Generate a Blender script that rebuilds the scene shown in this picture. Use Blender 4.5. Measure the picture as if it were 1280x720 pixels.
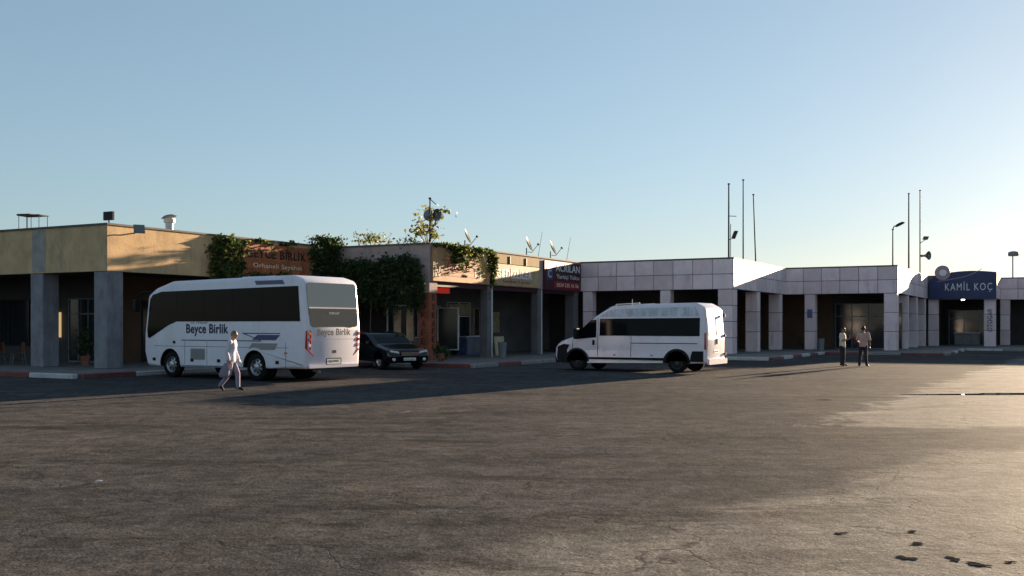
import bpy, bmesh, math, random
from mathutils import Vector, Matrix
R = math.radians
random.seed(7)
for o in list(bpy.data.objects): bpy.data.objects.remove(o)
S = bpy.context.scene
COL = S.collection

# ---------------------------------------------------------------- camera, sky, sun, exposure
SUN_AZ, SUN_EL = R(36.8), R(7.6)
cam_d = bpy.data.cameras.new('camera'); cam = bpy.data.objects.new('camera', cam_d); COL.objects.link(cam)
cam_d.sensor_width = 36; cam_d.lens = 36; cam_d.shift_y = 46/1280; cam_d.clip_start = .1; cam_d.clip_end = 3000
cam.location = (0, 0, 1.75); cam.rotation_euler = (R(90), 0, 0)
S.camera = cam
W = bpy.data.worlds.new('World'); S.world = W; W.use_nodes = True
nt = W.node_tree; bg = nt.nodes['Background']
sky = nt.nodes.new('ShaderNodeTexSky'); sky.sky_type = 'NISHITA'; sky.sun_disc = False
sky.sun_elevation = SUN_EL; sky.sun_rotation = SUN_AZ
sky.air_density = 1.0; sky.dust_density = 0.3; sky.ozone_density = 3.8; sky.altitude = 100
gam = nt.nodes.new('ShaderNodeGamma'); gam.inputs[1].default_value = .6           # softer sky range, as a phone camera renders it
hsv = nt.nodes.new('ShaderNodeHueSaturation'); hsv.inputs['Saturation'].default_value = .88; hsv.inputs['Hue'].default_value = .494
nt.links.new(sky.outputs[0], gam.inputs[0]); nt.links.new(gam.outputs[0], hsv.inputs['Color']); nt.links.new(hsv.outputs[0], bg.inputs[0]); bg.inputs[1].default_value = 0.053
sl = bpy.data.lights.new('sun', 'SUN'); sl.energy = 4.0; sl.angle = R(.55); sl.color = (1, .77, .53)
so = bpy.data.objects.new('sun', sl); COL.objects.link(so)
sd = Vector((math.sin(SUN_AZ)*math.cos(SUN_EL), math.cos(SUN_AZ)*math.cos(SUN_EL), math.sin(SUN_EL)))
so.rotation_euler = sd.to_track_quat('Z', 'Y').to_euler(); so.location = sd*60
vs = S.view_settings; vs.view_transform = 'Standard'; vs.look = 'None'; vs.gamma = 1; vs.use_curve_mapping = False
vs.exposure = 2.5
S.render.resolution_x = 1024; S.render.resolution_y = 576

# ---------------------------------------------------------------- materials
MATS = {}
def pmat(name, col, rough=.7, metal=0, var=.12, scale=3., bump=0., bscale=40., stretch=(1,1,1), spec=.5, coat=0., stain=None, stain_amt=.0, stain_scale=1.2, alpha=None, trans=0., emis=None, estr=0., ior=1.45, objspace=True):
    m = bpy.data.materials.new(name); m.use_nodes = True; MATS[name] = m
    t = m.node_tree; N = t.nodes; Lk = t.links.new; b = N['Principled BSDF']
    b.inputs['Roughness'].default_value = rough; b.inputs['Metallic'].default_value = metal
    b.inputs['Specular IOR Level'].default_value = spec; b.inputs['Coat Weight'].default_value = coat
    b.inputs['Coat Roughness'].default_value = .22; b.inputs['IOR'].default_value = ior; b.inputs['Transmission Weight'].default_value = trans
    g = N.new('ShaderNodeNewGeometry'); mp = N.new('ShaderNodeMapping'); mp.inputs['Scale'].default_value = stretch
    Lk(g.outputs['Position'], mp.inputs['Vector'])
    n = N.new('ShaderNodeTexNoise'); n.inputs['Scale'].default_value = scale; n.inputs['Detail'].default_value = 6; n.inputs['Roughness'].default_value = .65
    Lk(mp.outputs[0], n.inputs['Vector'])
    mr = N.new('ShaderNodeMapRange'); mr.inputs[1].default_value = .3; mr.inputs[2].default_value = .7
    mr.inputs[3].default_value = 1-var; mr.inputs[4].default_value = 1+var; Lk(n.outputs['Fac'], mr.inputs[0])
    mx = N.new('ShaderNodeMix'); mx.data_type = 'RGBA'; mx.blend_type = 'MULTIPLY'; mx.inputs[0].default_value = 1
    mx.inputs[6].default_value = (*col, 1); Lk(mr.outputs[0], mx.inputs[7])
    out = mx.outputs[2]
    if stain:
        mp2 = N.new('ShaderNodeMapping'); mp2.inputs['Scale'].default_value = (1, 1, .25); Lk(g.outputs['Position'], mp2.inputs[0])
        n2 = N.new('ShaderNodeTexNoise'); n2.inputs['Scale'].default_value = stain_scale; n2.inputs['Detail'].default_value = 7; n2.inputs['Roughness'].default_value = .7
        Lk(mp2.outputs[0], n2.inputs[0])
        r2 = N.new('ShaderNodeMapRange'); r2.inputs[1].default_value = .52; r2.inputs[2].default_value = .72; r2.inputs[4].default_value = stain_amt
        Lk(n2.outputs['Fac'], r2.inputs[0])
        m2 = N.new('ShaderNodeMix'); m2.data_type = 'RGBA'; Lk(r2.outputs[0], m2.inputs[0]); Lk(out, m2.inputs[6]); m2.inputs[7].default_value = (*stain, 1)
        out = m2.outputs[2]
    Lk(out, b.inputs['Base Color'])
    if bump:
        nb = N.new('ShaderNodeTexNoise'); nb.inputs['Scale'].default_value = bscale; nb.inputs['Detail'].default_value = 5; Lk(mp.outputs[0], nb.inputs[0])
        bp = N.new('ShaderNodeBump'); bp.inputs['Strength'].default_value = bump; bp.inputs['Distance'].default_value = .02
        Lk(nb.outputs['Fac'], bp.inputs['Height']); Lk(bp.outputs[0], b.inputs['Normal'])
    if emis:
        b.inputs['Emission Color'].default_value = (*emis, 1); b.inputs['Emission Strength'].default_value = estr
    if alpha is not None: b.inputs['Alpha'].default_value = alpha
    return m
M = MATS
pmat('yellow_render', (.56,.39,.22), .85, spec=.06, var=.20, scale=1.5, bump=.4, bscale=25, stain=(.30,.21,.18), stain_amt=.85, stain_scale=1.5)
pmat('old_render', (.44,.33,.30), .88, spec=.06, var=.18, scale=1.2, bump=.4, bscale=22, stain=(.20,.16,.14), stain_amt=.6, stain_scale=1.0)
pmat('coping', (.12,.10,.09), .8, var=.2)
pmat('roofing', (.14,.13,.12), .9, var=.2, scale=.8)
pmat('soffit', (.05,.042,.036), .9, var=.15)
pmat('blue_marble', (.20,.19,.21), .55, var=.35, scale=2.2, stretch=(1,1,.6), bump=.1, stain=(.10,.095,.11), stain_amt=.6, stain_scale=3)
pmat('tile_stone', (.86,.66,.68), .55, var=.10, scale=1.3, bump=.06, bscale=12, stain=(.44,.34,.34), stain_amt=.75, stain_scale=2.2)
pmat('tile_stone_pale', (.90,.72,.73), .55, var=.08, scale=1.3, bump=.06, bscale=12, stain=(.50,.42,.40), stain_amt=.5, stain_scale=1.8)
pmat('tile_stone_grey', (.74,.57,.58), .58, var=.10, scale=1.3, bump=.06, bscale=12, stain=(.42,.36,.36), stain_amt=.5, stain_scale=.8)
pmat('joint', (.17,.15,.15), .9)
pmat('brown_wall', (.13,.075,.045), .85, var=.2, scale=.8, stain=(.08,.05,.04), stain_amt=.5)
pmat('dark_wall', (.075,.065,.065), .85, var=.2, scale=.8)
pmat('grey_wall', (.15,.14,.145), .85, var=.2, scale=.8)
pmat('kerb_white', (.50,.48,.48), .75, var=.18, scale=4, stain=(.2,.18,.17), stain_amt=.7, stain_scale=3)
pmat('kerb_red', (.17,.05,.045), .75, var=.25, scale=4, stain=(.15,.12,.11), stain_amt=.7, stain_scale=3)
pmat('kerb_bare', (.24,.22,.21), .85, var=.2, scale=4)
pmat('pavement', (.16,.145,.14), .85, var=.2, scale=1.2, bump=.2, stain=(.07,.06,.06), stain_amt=.6, stain_scale=1.5)
pmat('glass_dark', (.004,.0045,.006), .05, var=0, spec=.10)
pmat('glass_mirror', (.19,.185,.17), .06, var=0, spec=.8, metal=.5)
pmat('glass_brown', (.07,.06,.05), .15, var=.1, spec=.5)
pmat('glass_shop', (.02,.024,.03), .08, var=0, spec=.5)
pmat('bus_paint', (.76,.71,.77), .32, var=.05, scale=2, coat=.4, stain=(.50,.46,.43), stain_amt=.35, stain_scale=1.4)
pmat('van_paint', (.80,.70,.75), .26, var=.05, scale=2, coat=.6, stain=(.45,.40,.38), stain_amt=.35, stain_scale=1.4)
pmat('van_film', (.50,.50,.56), .22, var=.35, scale=5, stretch=(1,1,.35), bump=.35, bscale=7, coat=.3)
pmat('black_plastic', (.010,.010,.011), .6, var=.15, spec=.2)
pmat('tyre', (.014,.013,.013), .9, var=.2, scale=8, spec=.15)
pmat('rim_steel', (.42,.42,.43), .35, metal=.8, var=.15)
pmat('rim_dark', (.07,.07,.07), .5, metal=.3, var=.2)
pmat('red_lens', (.50,.03,.025), .15, var=.1, coat=.6)
pmat('clear_lens', (.75,.74,.72), .12, var=.05, coat=.8)
pmat('amber_lens', (.6,.22,.03), .15, var=.05, coat=.6)
pmat('navy_print', (.015,.018,.05), .4, var=.1)
pmat('blue_trim', (.02,.035,.14), .25, var=.1, coat=.4)
pmat('mesh_grey', (.30,.28,.26), .7, var=.3, scale=30)
pmat('plate', (.70,.69,.66), .5, var=.05)
pmat('car_paint', (.004,.005,.010), .2, var=.05, coat=.5, spec=.3)
pmat('chrome', (.7,.7,.7), .12, metal=1, var=.03)
pmat('metal_dark', (.035,.037,.04), .8, var=.2, spec=.2)
pmat('metal_grey', (.20,.21,.22), .6, metal=.2, var=.2, spec=.3)
pmat('white_metal', (.62,.61,.58), .5, var=.12)
pmat('dish_paint', (.22,.17,.13), .55, spec=.06, var=.15)
pmat('sign_cream', (.46,.27,.14), .6, spec=.06, var=.22, scale=2.5, stain=(.36,.12,.06), stain_amt=.8, stain_scale=3)
pmat('sign_pale', (.50,.34,.21), .6, spec=.06, var=.16, scale=2.5, stain=(.30,.12,.07), stain_amt=.6, stain_scale=2)
pmat('sign_ochre', (.26,.16,.06), .7, spec=.06, var=.25, scale=3, stretch=(3,3,.5))
pmat('sign_orange', (.40,.13,.06), .6, spec=.06, var=.35, scale=2.5, stain=(.12,.05,.04), stain_amt=.8, stain_scale=2.5)
pmat('sign_dark', (.075,.028,.038), .4, spec=.06, var=.15)
pmat('sign_red', (.32,.03,.035), .45, spec=.06, var=.1)
pmat('sign_navy', (.018,.030,.11), .35, var=.1)
pmat('sign_blue', (.03,.07,.16), .4, var=.15)
pmat('letter_white', (.78,.76,.74), .5, spec=.06, var=.05)
pmat('letter_cream', (.80,.70,.52), .5, spec=.06, var=.08)
pmat('letter_dark', (.05,.03,.025), .6, spec=.06, var=.1)
pmat('logo_pink', (.40,.25,.30), .4, var=.2, scale=4)
pmat('red_column', (.30,.10,.06), .75, spec=.06, var=.25, scale=3, stain=(.12,.06,.05), stain_amt=.5, stain_scale=2)
pmat('red_box', (.5,.02,.02), .4, emis=(1,.03,.02), estr=.05)
pmat('sunlit_gap_glow', (.8,.6,.35), .5, emis=(1,.66,.30), estr=.10)  # emission stands in for sunlight beyond the arcade, not a lamp
pmat('bulb', (.9,.9,.85), .4, emis=(1,.95,.85), estr=3.0)
pmat('bark', (.11,.08,.06), .9, var=.3, scale=12)
pmat('leaf_dark', (.035,.060,.018), .6, var=.35, scale=2)
pmat('leaf_mid', (.075,.11,.025), .6, var=.35, scale=2)
pmat('leaf_gold', (.22,.20,.035), .6, var=.30, scale=3)
for k in ('leaf_dark','leaf_mid','leaf_gold'):
    m = M[k]; t = m.node_tree; b = t.nodes['Principled BSDF']; tr = t.nodes.new('ShaderNodeBsdfTranslucent'); ms = t.nodes.new('ShaderNodeMixShader')
    ms.inputs[0].default_value = .35; src = b.inputs['Base Color'].links[0].from_socket; t.links.new(src, tr.inputs[0])
    t.links.new(b.outputs[0], ms.inputs[1]); t.links.new(tr.outputs[0], ms.inputs[2]); t.links.new(ms.outputs[0], t.nodes['Material Output'].inputs[0])
pmat('skin', (.36,.20,.13), .55, var=.08)
pmat('skin_dark', (.20,.11,.075), .55, var=.08)
pmat('hair_dark', (.02,.016,.014), .7, var=.2)
pmat('hair_grey', (.16,.13,.12), .75, var=.2)
pmat('shirt_white', (.62,.58,.66), .8, spec=.06, var=.06, scale=8, bump=.3, bscale=14)
pmat('shirt_cream', (.62,.55,.44), .8, var=.08, scale=8, bump=.3, bscale=14)
pmat('shirt_pink', (.46,.30,.27), .8, var=.10, scale=8, bump=.3, bscale=14)
pmat('trouser_lilac', (.27,.24,.32), .85, spec=.06, var=.10, scale=8, bump=.3, bscale=14)
pmat('trouser_dark', (.022,.02,.025), .85, var=.15)
pmat('bag_grey', (.22,.19,.24), .7, var=.12, scale=6, bump=.4, bscale=10)
pmat('wood_chair', (.20,.07,.035), .6, var=.2)
pmat('terracotta', (.30,.12,.07), .8, var=.2)
pmat('tar', (.042,.038,.036), .95, var=.6, scale=18, spec=0)
pmat('paper', (.75,.73,.70), .7, var=.05)
pmat('hill', (.10,.11,.10), .95, var=.25, scale=.05)
pmat('phone_black', (.01,.01,.012), .2)
pmat('poster', (.45,.36,.22), .6, var=.4, scale=4)
pmat('poster_blue', (.10,.13,.28), .6, var=.4, scale=4)
pmat('puddle', (.012,.012,.013), .03, var=0, spec=.6, ior=1.33)

def asphalt():
    m = bpy.data.materials.new('asphalt'); m.use_nodes = True; M['asphalt'] = m
    t = m.node_tree; N = t.nodes; L = t.links.new; b = N['Principled BSDF']
    g = N.new('ShaderNodeNewGeometry'); pos = g.outputs['Position']
    def noise(sc, det=6, rough=.6, vec=pos, dist=0):
        n = N.new('ShaderNodeTexNoise'); n.inputs['Scale'].default_value = sc; n.inputs['Detail'].default_value = det
        n.inputs['Roughness'].default_value = rough; n.inputs['Distortion'].default_value = dist; L(vec, n.inputs['Vector']); return n.outputs['Fac']
    def mth(op, a, c=0., d=0.):
        n = N.new('ShaderNodeMath'); n.operation = op
        for i, v in enumerate((a, c, d)):
            if isinstance(v, (int, float)): n.inputs[i].default_value = v
            else: L(v, n.inputs[i])
        return n.outputs[0]
    def ramp(v, a, c, lo=0., hi=1.):
        n = N.new('ShaderNodeMapRange'); n.interpolation_type = 'SMOOTHSTEP'
        for i, w in enumerate((v, a, c, lo, hi)):
            if isinstance(w, (int, float)): n.inputs[i].default_value = w
            else: L(w, n.inputs[i])
        return n.outputs[0]
    def mix(f, a, c, mode='MIX'):
        n = N.new('ShaderNodeMix'); n.data_type = 'RGBA'; n.blend_type = mode
        for i, w in ((0, f), (6, a), (7, c)):
            if isinstance(w, (int, float)): n.inputs[i].default_value = w
            elif isinstance(w, tuple): n.inputs[i].default_value = (*w, 1)
            else: L(w, n.inputs[i])
        return n.outputs[2]
    sx = N.new('ShaderNodeSeparateXYZ'); L(pos, sx.inputs[0]); X, Y = sx.outputs[0], sx.outputs[1]
    big = noise(.16, 5, .6); mid = noise(.9, 6, .65, dist=.6); fine = noise(9, 5, .7); grit = noise(45, 3, .75); edge = noise(.55, 8, .7, dist=.8)
    e = mth('MULTIPLY', mth('SUBTRACT', edge, .5), 5.0)
    # paler, older surfacing to the right: two laid areas with ragged edges
    a1 = mth('SUBTRACT', mth('SUBTRACT', X, mth('MULTIPLY', mth('SUBTRACT', Y, 18.), .6)), 5.3)
    m1 = mth('MULTIPLY', ramp(mth('ADD', a1, e), -.25, .25), ramp(mth('ADD', Y, mth('MULTIPLY', e, .35)), 17.2, 17.7))
    a2 = mth('SUBTRACT', mth('SUBTRACT', X, mth('SUBTRACT', Y, 9.2)), 1.5)
    m2 = mth('MULTIPLY', ramp(mth('ADD', a2, mth('MULTIPLY', e, .8)), -.6, .6), ramp(mth('ADD', Y, mth('MULTIPLY', e, .4)), 15.8, 15.2))
    pale = mth('MINIMUM', mth('ADD', m1, mth('MULTIPLY', m2, .85)), 1.)
    c = mix(ramp(big, .35, .65), (.058,.056,.057), (.084,.078,.076))
    c = mix(ramp(mid, .45, .7, 0, .55), c, (.092,.080,.070))
    c = mix(mth('MULTIPLY', pale, .85), c, mix(ramp(mid, .35, .7), (.15,.139,.126), (.22,.20,.178)))
    # oil darkening and wear
    wv = N.new('ShaderNodeMapping'); wv.inputs['Scale'].default_value = (.25, 1.1, 1); wv.inputs['Rotation'].default_value = (0, 0, R(-24)); L(pos, wv.inputs[0])
    oil = noise(.8, 7, .7, wv.outputs[0], .4)
    c = mix(ramp(oil, .52, .68, 0, .75), c, (.030,.028,.028))
    c = mix(1., c, ramp(noise(2.6, 6, .7, dist=.8), .32, .68, .72, 1.28), 'MULTIPLY')
    lane = noise(.5, 6, .65, wv.outputs[0], .2)
    c = mix(ramp(lane, .58, .75, 0, .35), c, (.135,.12,.105))
    c = mix(1., c, ramp(fine, .25, .75, .78, 1.22), 'MULTIPLY')
    c = mix(1., c, ramp(grit, .25, .75, .35, 1.65), 'MULTIPLY')
    c = mix(1., c, ramp(noise(26, 4, .75), .25, .75, .62, 1.38), 'MULTIPLY')
    for rot_, sc_ in ((-30, 1.0), (12, .7), (55, 1.3)):          # tyre polish and scuffs in the driving directions
        tm = N.new('ShaderNodeMapping'); tm.inputs['Rotation'].default_value = (0, 0, R(rot_)); tm.inputs['Scale'].default_value = (.35*sc_, 2.0*sc_, 1); L(pos, tm.inputs[0])
        c = mix(1., c, ramp(noise(1.0, 7, .75, tm.outputs[0], .5), .3, .7, .90, 1.10), 'MULTIPLY')
    sp_ = N.new('ShaderNodeTexVoronoi'); sp_.inputs['Scale'].default_value = 9; L(pos, sp_.inputs['Vector'])
    c = mix(ramp(sp_.outputs['Distance'], .10, .05, 0, .5), c, (.16,.148,.132))
    # cracks
    wp = N.new('ShaderNodeVectorMath'); wp.operation = 'ADD'; nv = N.new('ShaderNodeTexNoise'); nv.inputs['Scale'].default_value = 1.3; nv.inputs['Detail'].default_value = 5; L(pos, nv.inputs[0])
    L(pos, wp.inputs[0]); sc = N.new('ShaderNodeVectorMath'); sc.operation = 'SCALE'; sc.inputs[3].default_value = 1.1; L(nv.outputs['Color'], sc.inputs[0]); L(sc.outputs[0], wp.inputs[1])
    vo = N.new('ShaderNodeTexVoronoi'); vo.feature = 'DISTANCE_TO_EDGE'; vo.inputs['Scale'].default_value = .42; L(wp.outputs[0], vo.inputs['Vector'])
    v2 = N.new('ShaderNodeTexVoronoi'); v2.feature = 'DISTANCE_TO_EDGE'; v2.inputs['Scale'].default_value = 2.6; L(wp.outputs[0], v2.inputs['Vector'])
    crack = mth('MULTIPLY', ramp(vo.outputs['Distance'], .009, .001), ramp(noise(.35, 3), .44, .52))
    crack = mth('MAXIMUM', crack, mth('MULTIPLY', ramp(v2.outputs['Distance'], .030, .004), ramp(noise(.5, 4, .6, dist=.5), .56, .66)))
    c = mix(mth('MULTIPLY', crack, .7), c, (.03,.027,.025))
    L(c, b.inputs['Base Color'])
    L(ramp(mid, .3, .7, .78, .92), b.inputs['Roughness']); L(mth('ADD', mth('MULTIPLY', pale, .006), .006), b.inputs['Specular IOR Level'])
    h = mth('ADD', mth('ADD', mth('MULTIPLY', grit, .006), mth('MULTIPLY', fine, .016)), mth('MULTIPLY', crack, -.003))
    h = mth('ADD', h, mth('MULTIPLY', mid, .018)); h = mth('ADD', h, mth('MULTIPLY', pale, .003))
    bp = N.new('ShaderNodeBump'); bp.inputs['Strength'].default_value = .95; bp.inputs['Distance'].default_value = .6; L(h, bp.inputs['Height']); L(bp.outputs[0], b.inputs['Normal'])
asphalt()
def worn_paint():
    m = bpy.data.materials.new('worn_paint'); m.use_nodes = True; M['worn_paint'] = m
    t = m.node_tree; N = t.nodes; L = t.links.new; b = N['Principled BSDF']; b.inputs['Base Color'].default_value = (.46,.42,.37,1); b.inputs['Roughness'].default_value = .9; b.inputs['Specular IOR Level'].default_value = 0
    g = N.new('ShaderNodeNewGeometry'); n = N.new('ShaderNodeTexNoise'); n.inputs['Scale'].default_value = 1.6; n.inputs['Detail'].default_value = 9; n.inputs['Roughness'].default_value = .8; L(g.outputs['Position'], n.inputs[0])
    mr = N.new('ShaderNodeMapRange'); mr.inputs[1].default_value = .5; mr.inputs[2].default_value = .68; mr.inputs[4].default_value = .7; L(n.outputs['Fac'], mr.inputs[0]); L(mr.outputs[0], b.inputs['Alpha'])
worn_paint()

# ---------------------------------------------------------------- helpers
class MB:
    def __init__(s): s.v = []; s.f = []; s.mi = []
    def add(s, vs, fs, mi=0):
        o = len(s.v); s.v += [tuple(p) for p in vs]; s.f += [tuple(i+o for i in f) for f in fs]; s.mi += [mi]*len(fs); return s
    def box(s, x0, x1, y0, y1, z0, z1, mi=0):
        return s.add([(x0,y0,z0),(x1,y0,z0),(x1,y1,z0),(x0,y1,z0),(x0,y0,z1),(x1,y0,z1),(x1,y1,z1),(x0,y1,z1)],
              [(0,3,2,1),(4,5,6,7),(0,1,5,4),(1,2,6,5),(2,3,7,6),(3,0,4,7)], mi)
    def cyl(s, p, q, r0, r1=None, n=10, mi=0, cap=True):
        p = Vector(p); q = Vector(q); r1 = r0 if r1 is None else r1
        d = (q-p).normalized(); a = d.orthogonal().normalized(); b = d.cross(a)
        vs = []
        for c, r in ((p, r0), (q, r1)):
            for i in range(n):
                t = 2*math.pi*i/n; vs.append(c + a*(r*math.cos(t)) + b*(r*math.sin(t)))
        fs = [(i, (i+1) % n, n+(i+1) % n, n+i) for i in range(n)]
        if cap: fs += [tuple(range(n-1, -1, -1)), tuple(range(n, 2*n))]
        return s.add(vs, fs, mi)
    def tube(s, pts, r, n=8, mi=0):
        for i in range(len(pts)-1):
            ra = r[i] if isinstance(r, (list, tuple)) else r; rb = r[i+1] if isinstance(r, (list, tuple)) else r
            s.cyl(pts[i], pts[i+1], ra, rb, n, mi)
        return s
    def lathe(s, prof, n=24, axis='z', c=(0,0,0), mi=0):
        vs = []; k = len(prof)
        for i in range(n):
            t = 2*math.pi*i/n; ct, st = math.cos(t), math.sin(t)
            for r, h in prof:
                if axis == 'z': p = (r*ct, r*st, h)
                elif axis == 'y': p = (r*ct, h, r*st)
                else: p = (h, r*ct, r*st)
                vs.append((p[0]+c[0], p[1]+c[1], p[2]+c[2]))
        fs = []
        for i in range(n):
            j = (i+1) % n
            for a in range(k-1): fs.append((i*k+a, j*k+a, j*k+a+1, i*k+a+1))
        return s.add(vs, fs, mi)
    def extrude(s, poly, fn0, fn1, mi=0):
        n = len(poly); vs = [fn0(*p) for p in poly]+[fn1(*p) for p in poly]
        return s.add(vs, [tuple(range(n-1, -1, -1)), tuple(range(n, 2*n))]+[(i, (i+1) % n, n+(i+1) % n, n+i) for i in range(n)], mi)
    def mesh(s, name):
        me = bpy.data.meshes.new(name); me.from_pydata(s.v, [], s.f)
        for p, m in zip(me.polygons, s.mi): p.material_index = m
        bm = bmesh.new(); bm.from_mesh(me); bmesh.ops.recalc_face_normals(bm, faces=bm.faces); bm.to_mesh(me); bm.free()
        return me
    def build(s, name, mat, parent=None, smooth=None, bevel=0, loc=None, rot=None):
        me = s.mesh(name)
        if bevel:
            bm = bmesh.new(); bm.from_mesh(me); bmesh.ops.bevel(bm, geom=bm.edges[:], offset=bevel, segments=1, affect='EDGES', clamp_overlap=True); bm.to_mesh(me); bm.free()
        return link(name, me, mat, parent, smooth, loc, rot)
def link(name, me, mat, parent=None, smooth=None, loc=None, rot=None):
    o = bpy.data.objects.new(name, me); COL.objects.link(o)
    if not me.materials:
        for m in (mat if isinstance(mat, (list, tuple)) else [mat]): me.materials.append(M[m] if isinstance(m, str) else m)
    if smooth is not None:
        for p in me.polygons: p.use_smooth = True
        me.set_sharp_from_angle(angle=R(smooth))
    if parent: o.parent = parent
    if loc is not None: o.location = loc
    if rot is not None: o.rotation_euler = rot
    return o
def tag(o, label, cat, group=None):
    o['label'] = label; o['category'] = cat
    if group: o['group'] = group
    return o
def thing(name, label, cat, loc=(0,0,0), rz=0, group=None):
    o = bpy.data.objects.new(name, None); COL.objects.link(o); o.empty_display_size = .3
    o.location = loc; o.rotation_euler = (0, 0, rz); return tag(o, label, cat, group)
def struct(o, kind='structure'): o['kind'] = kind; return o
def lettering(txt, parent, origin, right, up, w, h, mat, depth=.012, bold=.0, shear=0., name='lettering', space=1.06):
    """text fitted into w x h, its centre at origin, in the plane (right, up)"""
    def tmesh(x):
        cu = bpy.data.curves.new('t', 'FONT'); cu.body = x; cu.extrude = .5; cu.offset = bold; cu.shear = shear; cu.resolution_u = 3; cu.space_character = space
        o = bpy.data.objects.new('t', cu); COL.objects.link(o)
        dg = bpy.context.evaluated_depsgraph_get(); m_ = bpy.data.meshes.new_from_object(o.evaluated_get(dg)); bpy.data.objects.remove(o); bpy.data.curves.remove(cu); return m_
    plain = txt.replace('İ', 'I'); me = tmesh(plain)
    if 'İ' in txt:
        wI = max(v.co.x for v in tmesh('I').vertices)-min(v.co.x for v in tmesh('I').vertices); bm = bmesh.new(); bm.from_mesh(me); top = max(v.co.y for v in tmesh('I').vertices)
        for i, ch in enumerate(txt):
            if ch == 'İ':
                xr_ = max(v.co.x for v in tmesh(plain[:i+1]).vertices)
                r_ = bmesh.ops.create_cube(bm, size=1, matrix=Matrix.Translation((xr_-wI/2, top+.11, 0)) @ Matrix.Diagonal((wI*1.1, .11, 1, 1)))
        bm.to_mesh(me); bm.free()
    me.materials.clear()
    xs = [v.co.x for v in me.vertices]; ys = [v.co.y for v in me.vertices]
    x0, x1, y0, y1 = min(xs), max(xs), min(ys), max(ys)
    rt = Vector(right).normalized(); u = Vector(up).normalized(); nn = rt.cross(u)
    for v in me.vertices:
        a = ((v.co.x-x0)/(x1-x0)-.5)*w; b = ((v.co.y-y0)/(y1-y0)-.5)*h
        v.co = Vector(origin)+rt*a+u*b+nn*((v.co.z/.5+1)*.5*depth-.001)
    return link(name, me, mat, parent)
def evalmesh(o):
    dg = bpy.context.evaluated_depsgraph_get(); return bpy.data.meshes.new_from_object(o.evaluated_get(dg))

# building grid: U runs away from the camera along the sunny faces, V runs right along the shaded fronts
TH = R(-28.3); UD = Vector((math.sin(-TH), math.cos(-TH), 0)); VD = Vector((math.cos(TH), math.sin(TH), 0)); O0 = Vector((-3.72, 46.2, 0))
def UV(u, v, z=0): return O0 + UD*u + VD*v + Vector((0, 0, z))
H, ZB, PAVE = 5.4, 3.72, .14
CORN = {1: (-13.05, -5.5), 2: (0, 0), 3: (16.4, 9.2), 4: (28.4, 16.1), 5: (44.4, 20.8), 6: (50.4, 32.0)}

# ---------------------------------------------------------------- ground, pavement, hill
g = MB().add([(-400,-120,0),(400,-120,0),(400,900,0),(-400,900,0)], [(0,1,2,3)]).build('ground', 'asphalt'); struct(g)
kerb_line = [(-16.3,-40),(-16.3,-3.0),(-3.2,-3.0),(-3.2,4.0),(11.2,4.0),(11.2,12.5),(23.6,12.5),(23.6,19.2),(37.0,19.2),(37.0,26.5),(44.,26.5),(44.,60)]
pv = MB(); poly = [(u+.0, v) for u, v in kerb_line]+[(80,60),(80,-40)]
pv.extrude(poly, lambda u, v: UV(u, v, -.02), lambda u, v: UV(u, v, PAVE))
pave = pv.build('pavement', 'pavement'); struct(pave)
KW = .22; ks = 0; random.seed(5)
for i in range(len(kerb_line)-1):
    a = Vector(kerb_line[i]); b = Vector(kerb_line[i+1]); d = b-a; Ln = d.length; d.normalize(); nrm = Vector((-d.y, d.x))   # (u,v)
    out = Vector((-1, 0)) if abs(d.y) > .5 else Vector((0, 1))
    s0 = -KW if i else 0; pos = 0.
    n = max(1, round(Ln/2.2)); st = Ln/n
    for k in range(n):
        if i == 0 and k < n-7: continue
        if i == len(kerb_line)-2 and k > 9: continue
        p0 = a+d*(k*st+.01); p1 = a+d*((k+1)*st-.01)
        hh = PAVE+.012+random.uniform(-.01, .02); mb = MB()
        q = [p0, p1, p1+out*KW, p0+out*KW]
        mb.extrude([(x.x, x.y) for x in q], lambda u, v: UV(u, v, -.02), lambda u, v: UV(u, v, hh))
        w = ('kerb_white','kerb_red')[ks % 2] if random.random() < .88 else 'kerb_bare'; ks += 1
        mb.build('kerb_stone', w, pave, bevel=.025)
# hill far right
hm = MB(); nx, ny = 60, 8
for j in range(ny):
    for i in range(nx):
        x = -100+i*14; y = 420+j*30; f = math.sin(math.pi*j/(ny-1))
        e = max(0, min(1, (x-60)/110)); z = f*e*(21+3*math.sin(x*.021)+2*math.sin(x*.057+1))*(1+.1*math.sin(x*.13+y*.1)) - .5
        hm.v.append((x, y, z))
for j in range(ny-1):
    for i in range(nx-1): hm.f.append((j*nx+i, j*nx+i+1, (j+1)*nx+i+1, (j+1)*nx+i)); hm.mi.append(0)
struct(hm.build('hills', 'hill', smooth=60))

# puddle, tar patches, paint
def blob(cx, cy, rx, ry, n=22, jit=.25, rot=0, seed=0):
    r = random.Random(seed); out = []
    ph = [r.uniform(0, 6.28) for _ in range(4)]
    for i in range(n):
        t = 2*math.pi*i/n; k = 1+jit*(.5*math.sin(2*t+ph[0])+.35*math.sin(3*t+ph[1])+.25*math.sin(5*t+ph[2])+.2*math.sin(7*t+ph[3]))
        x, y = rx*k*math.cos(t), ry*k*math.sin(t); out.append((cx+x*math.cos(rot)-y*math.sin(rot), cy+x*math.sin(rot)+y*math.cos(rot)))
    return out
p = blob(14.6, 26.0, 3.2, .45, 60, .6, .05, 3); struct(MB().add([(x, y, .006) for x, y in p], [tuple(range(len(p)))]).build('puddle', 'puddle'))
def px(x, y, z=0):                                     # ground point seen at a pixel of the 1280x720 photograph
    D = (1.75-z)*1280/(y-406); return ((x-640)/1280*D, D)
random.seed(3)
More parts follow.
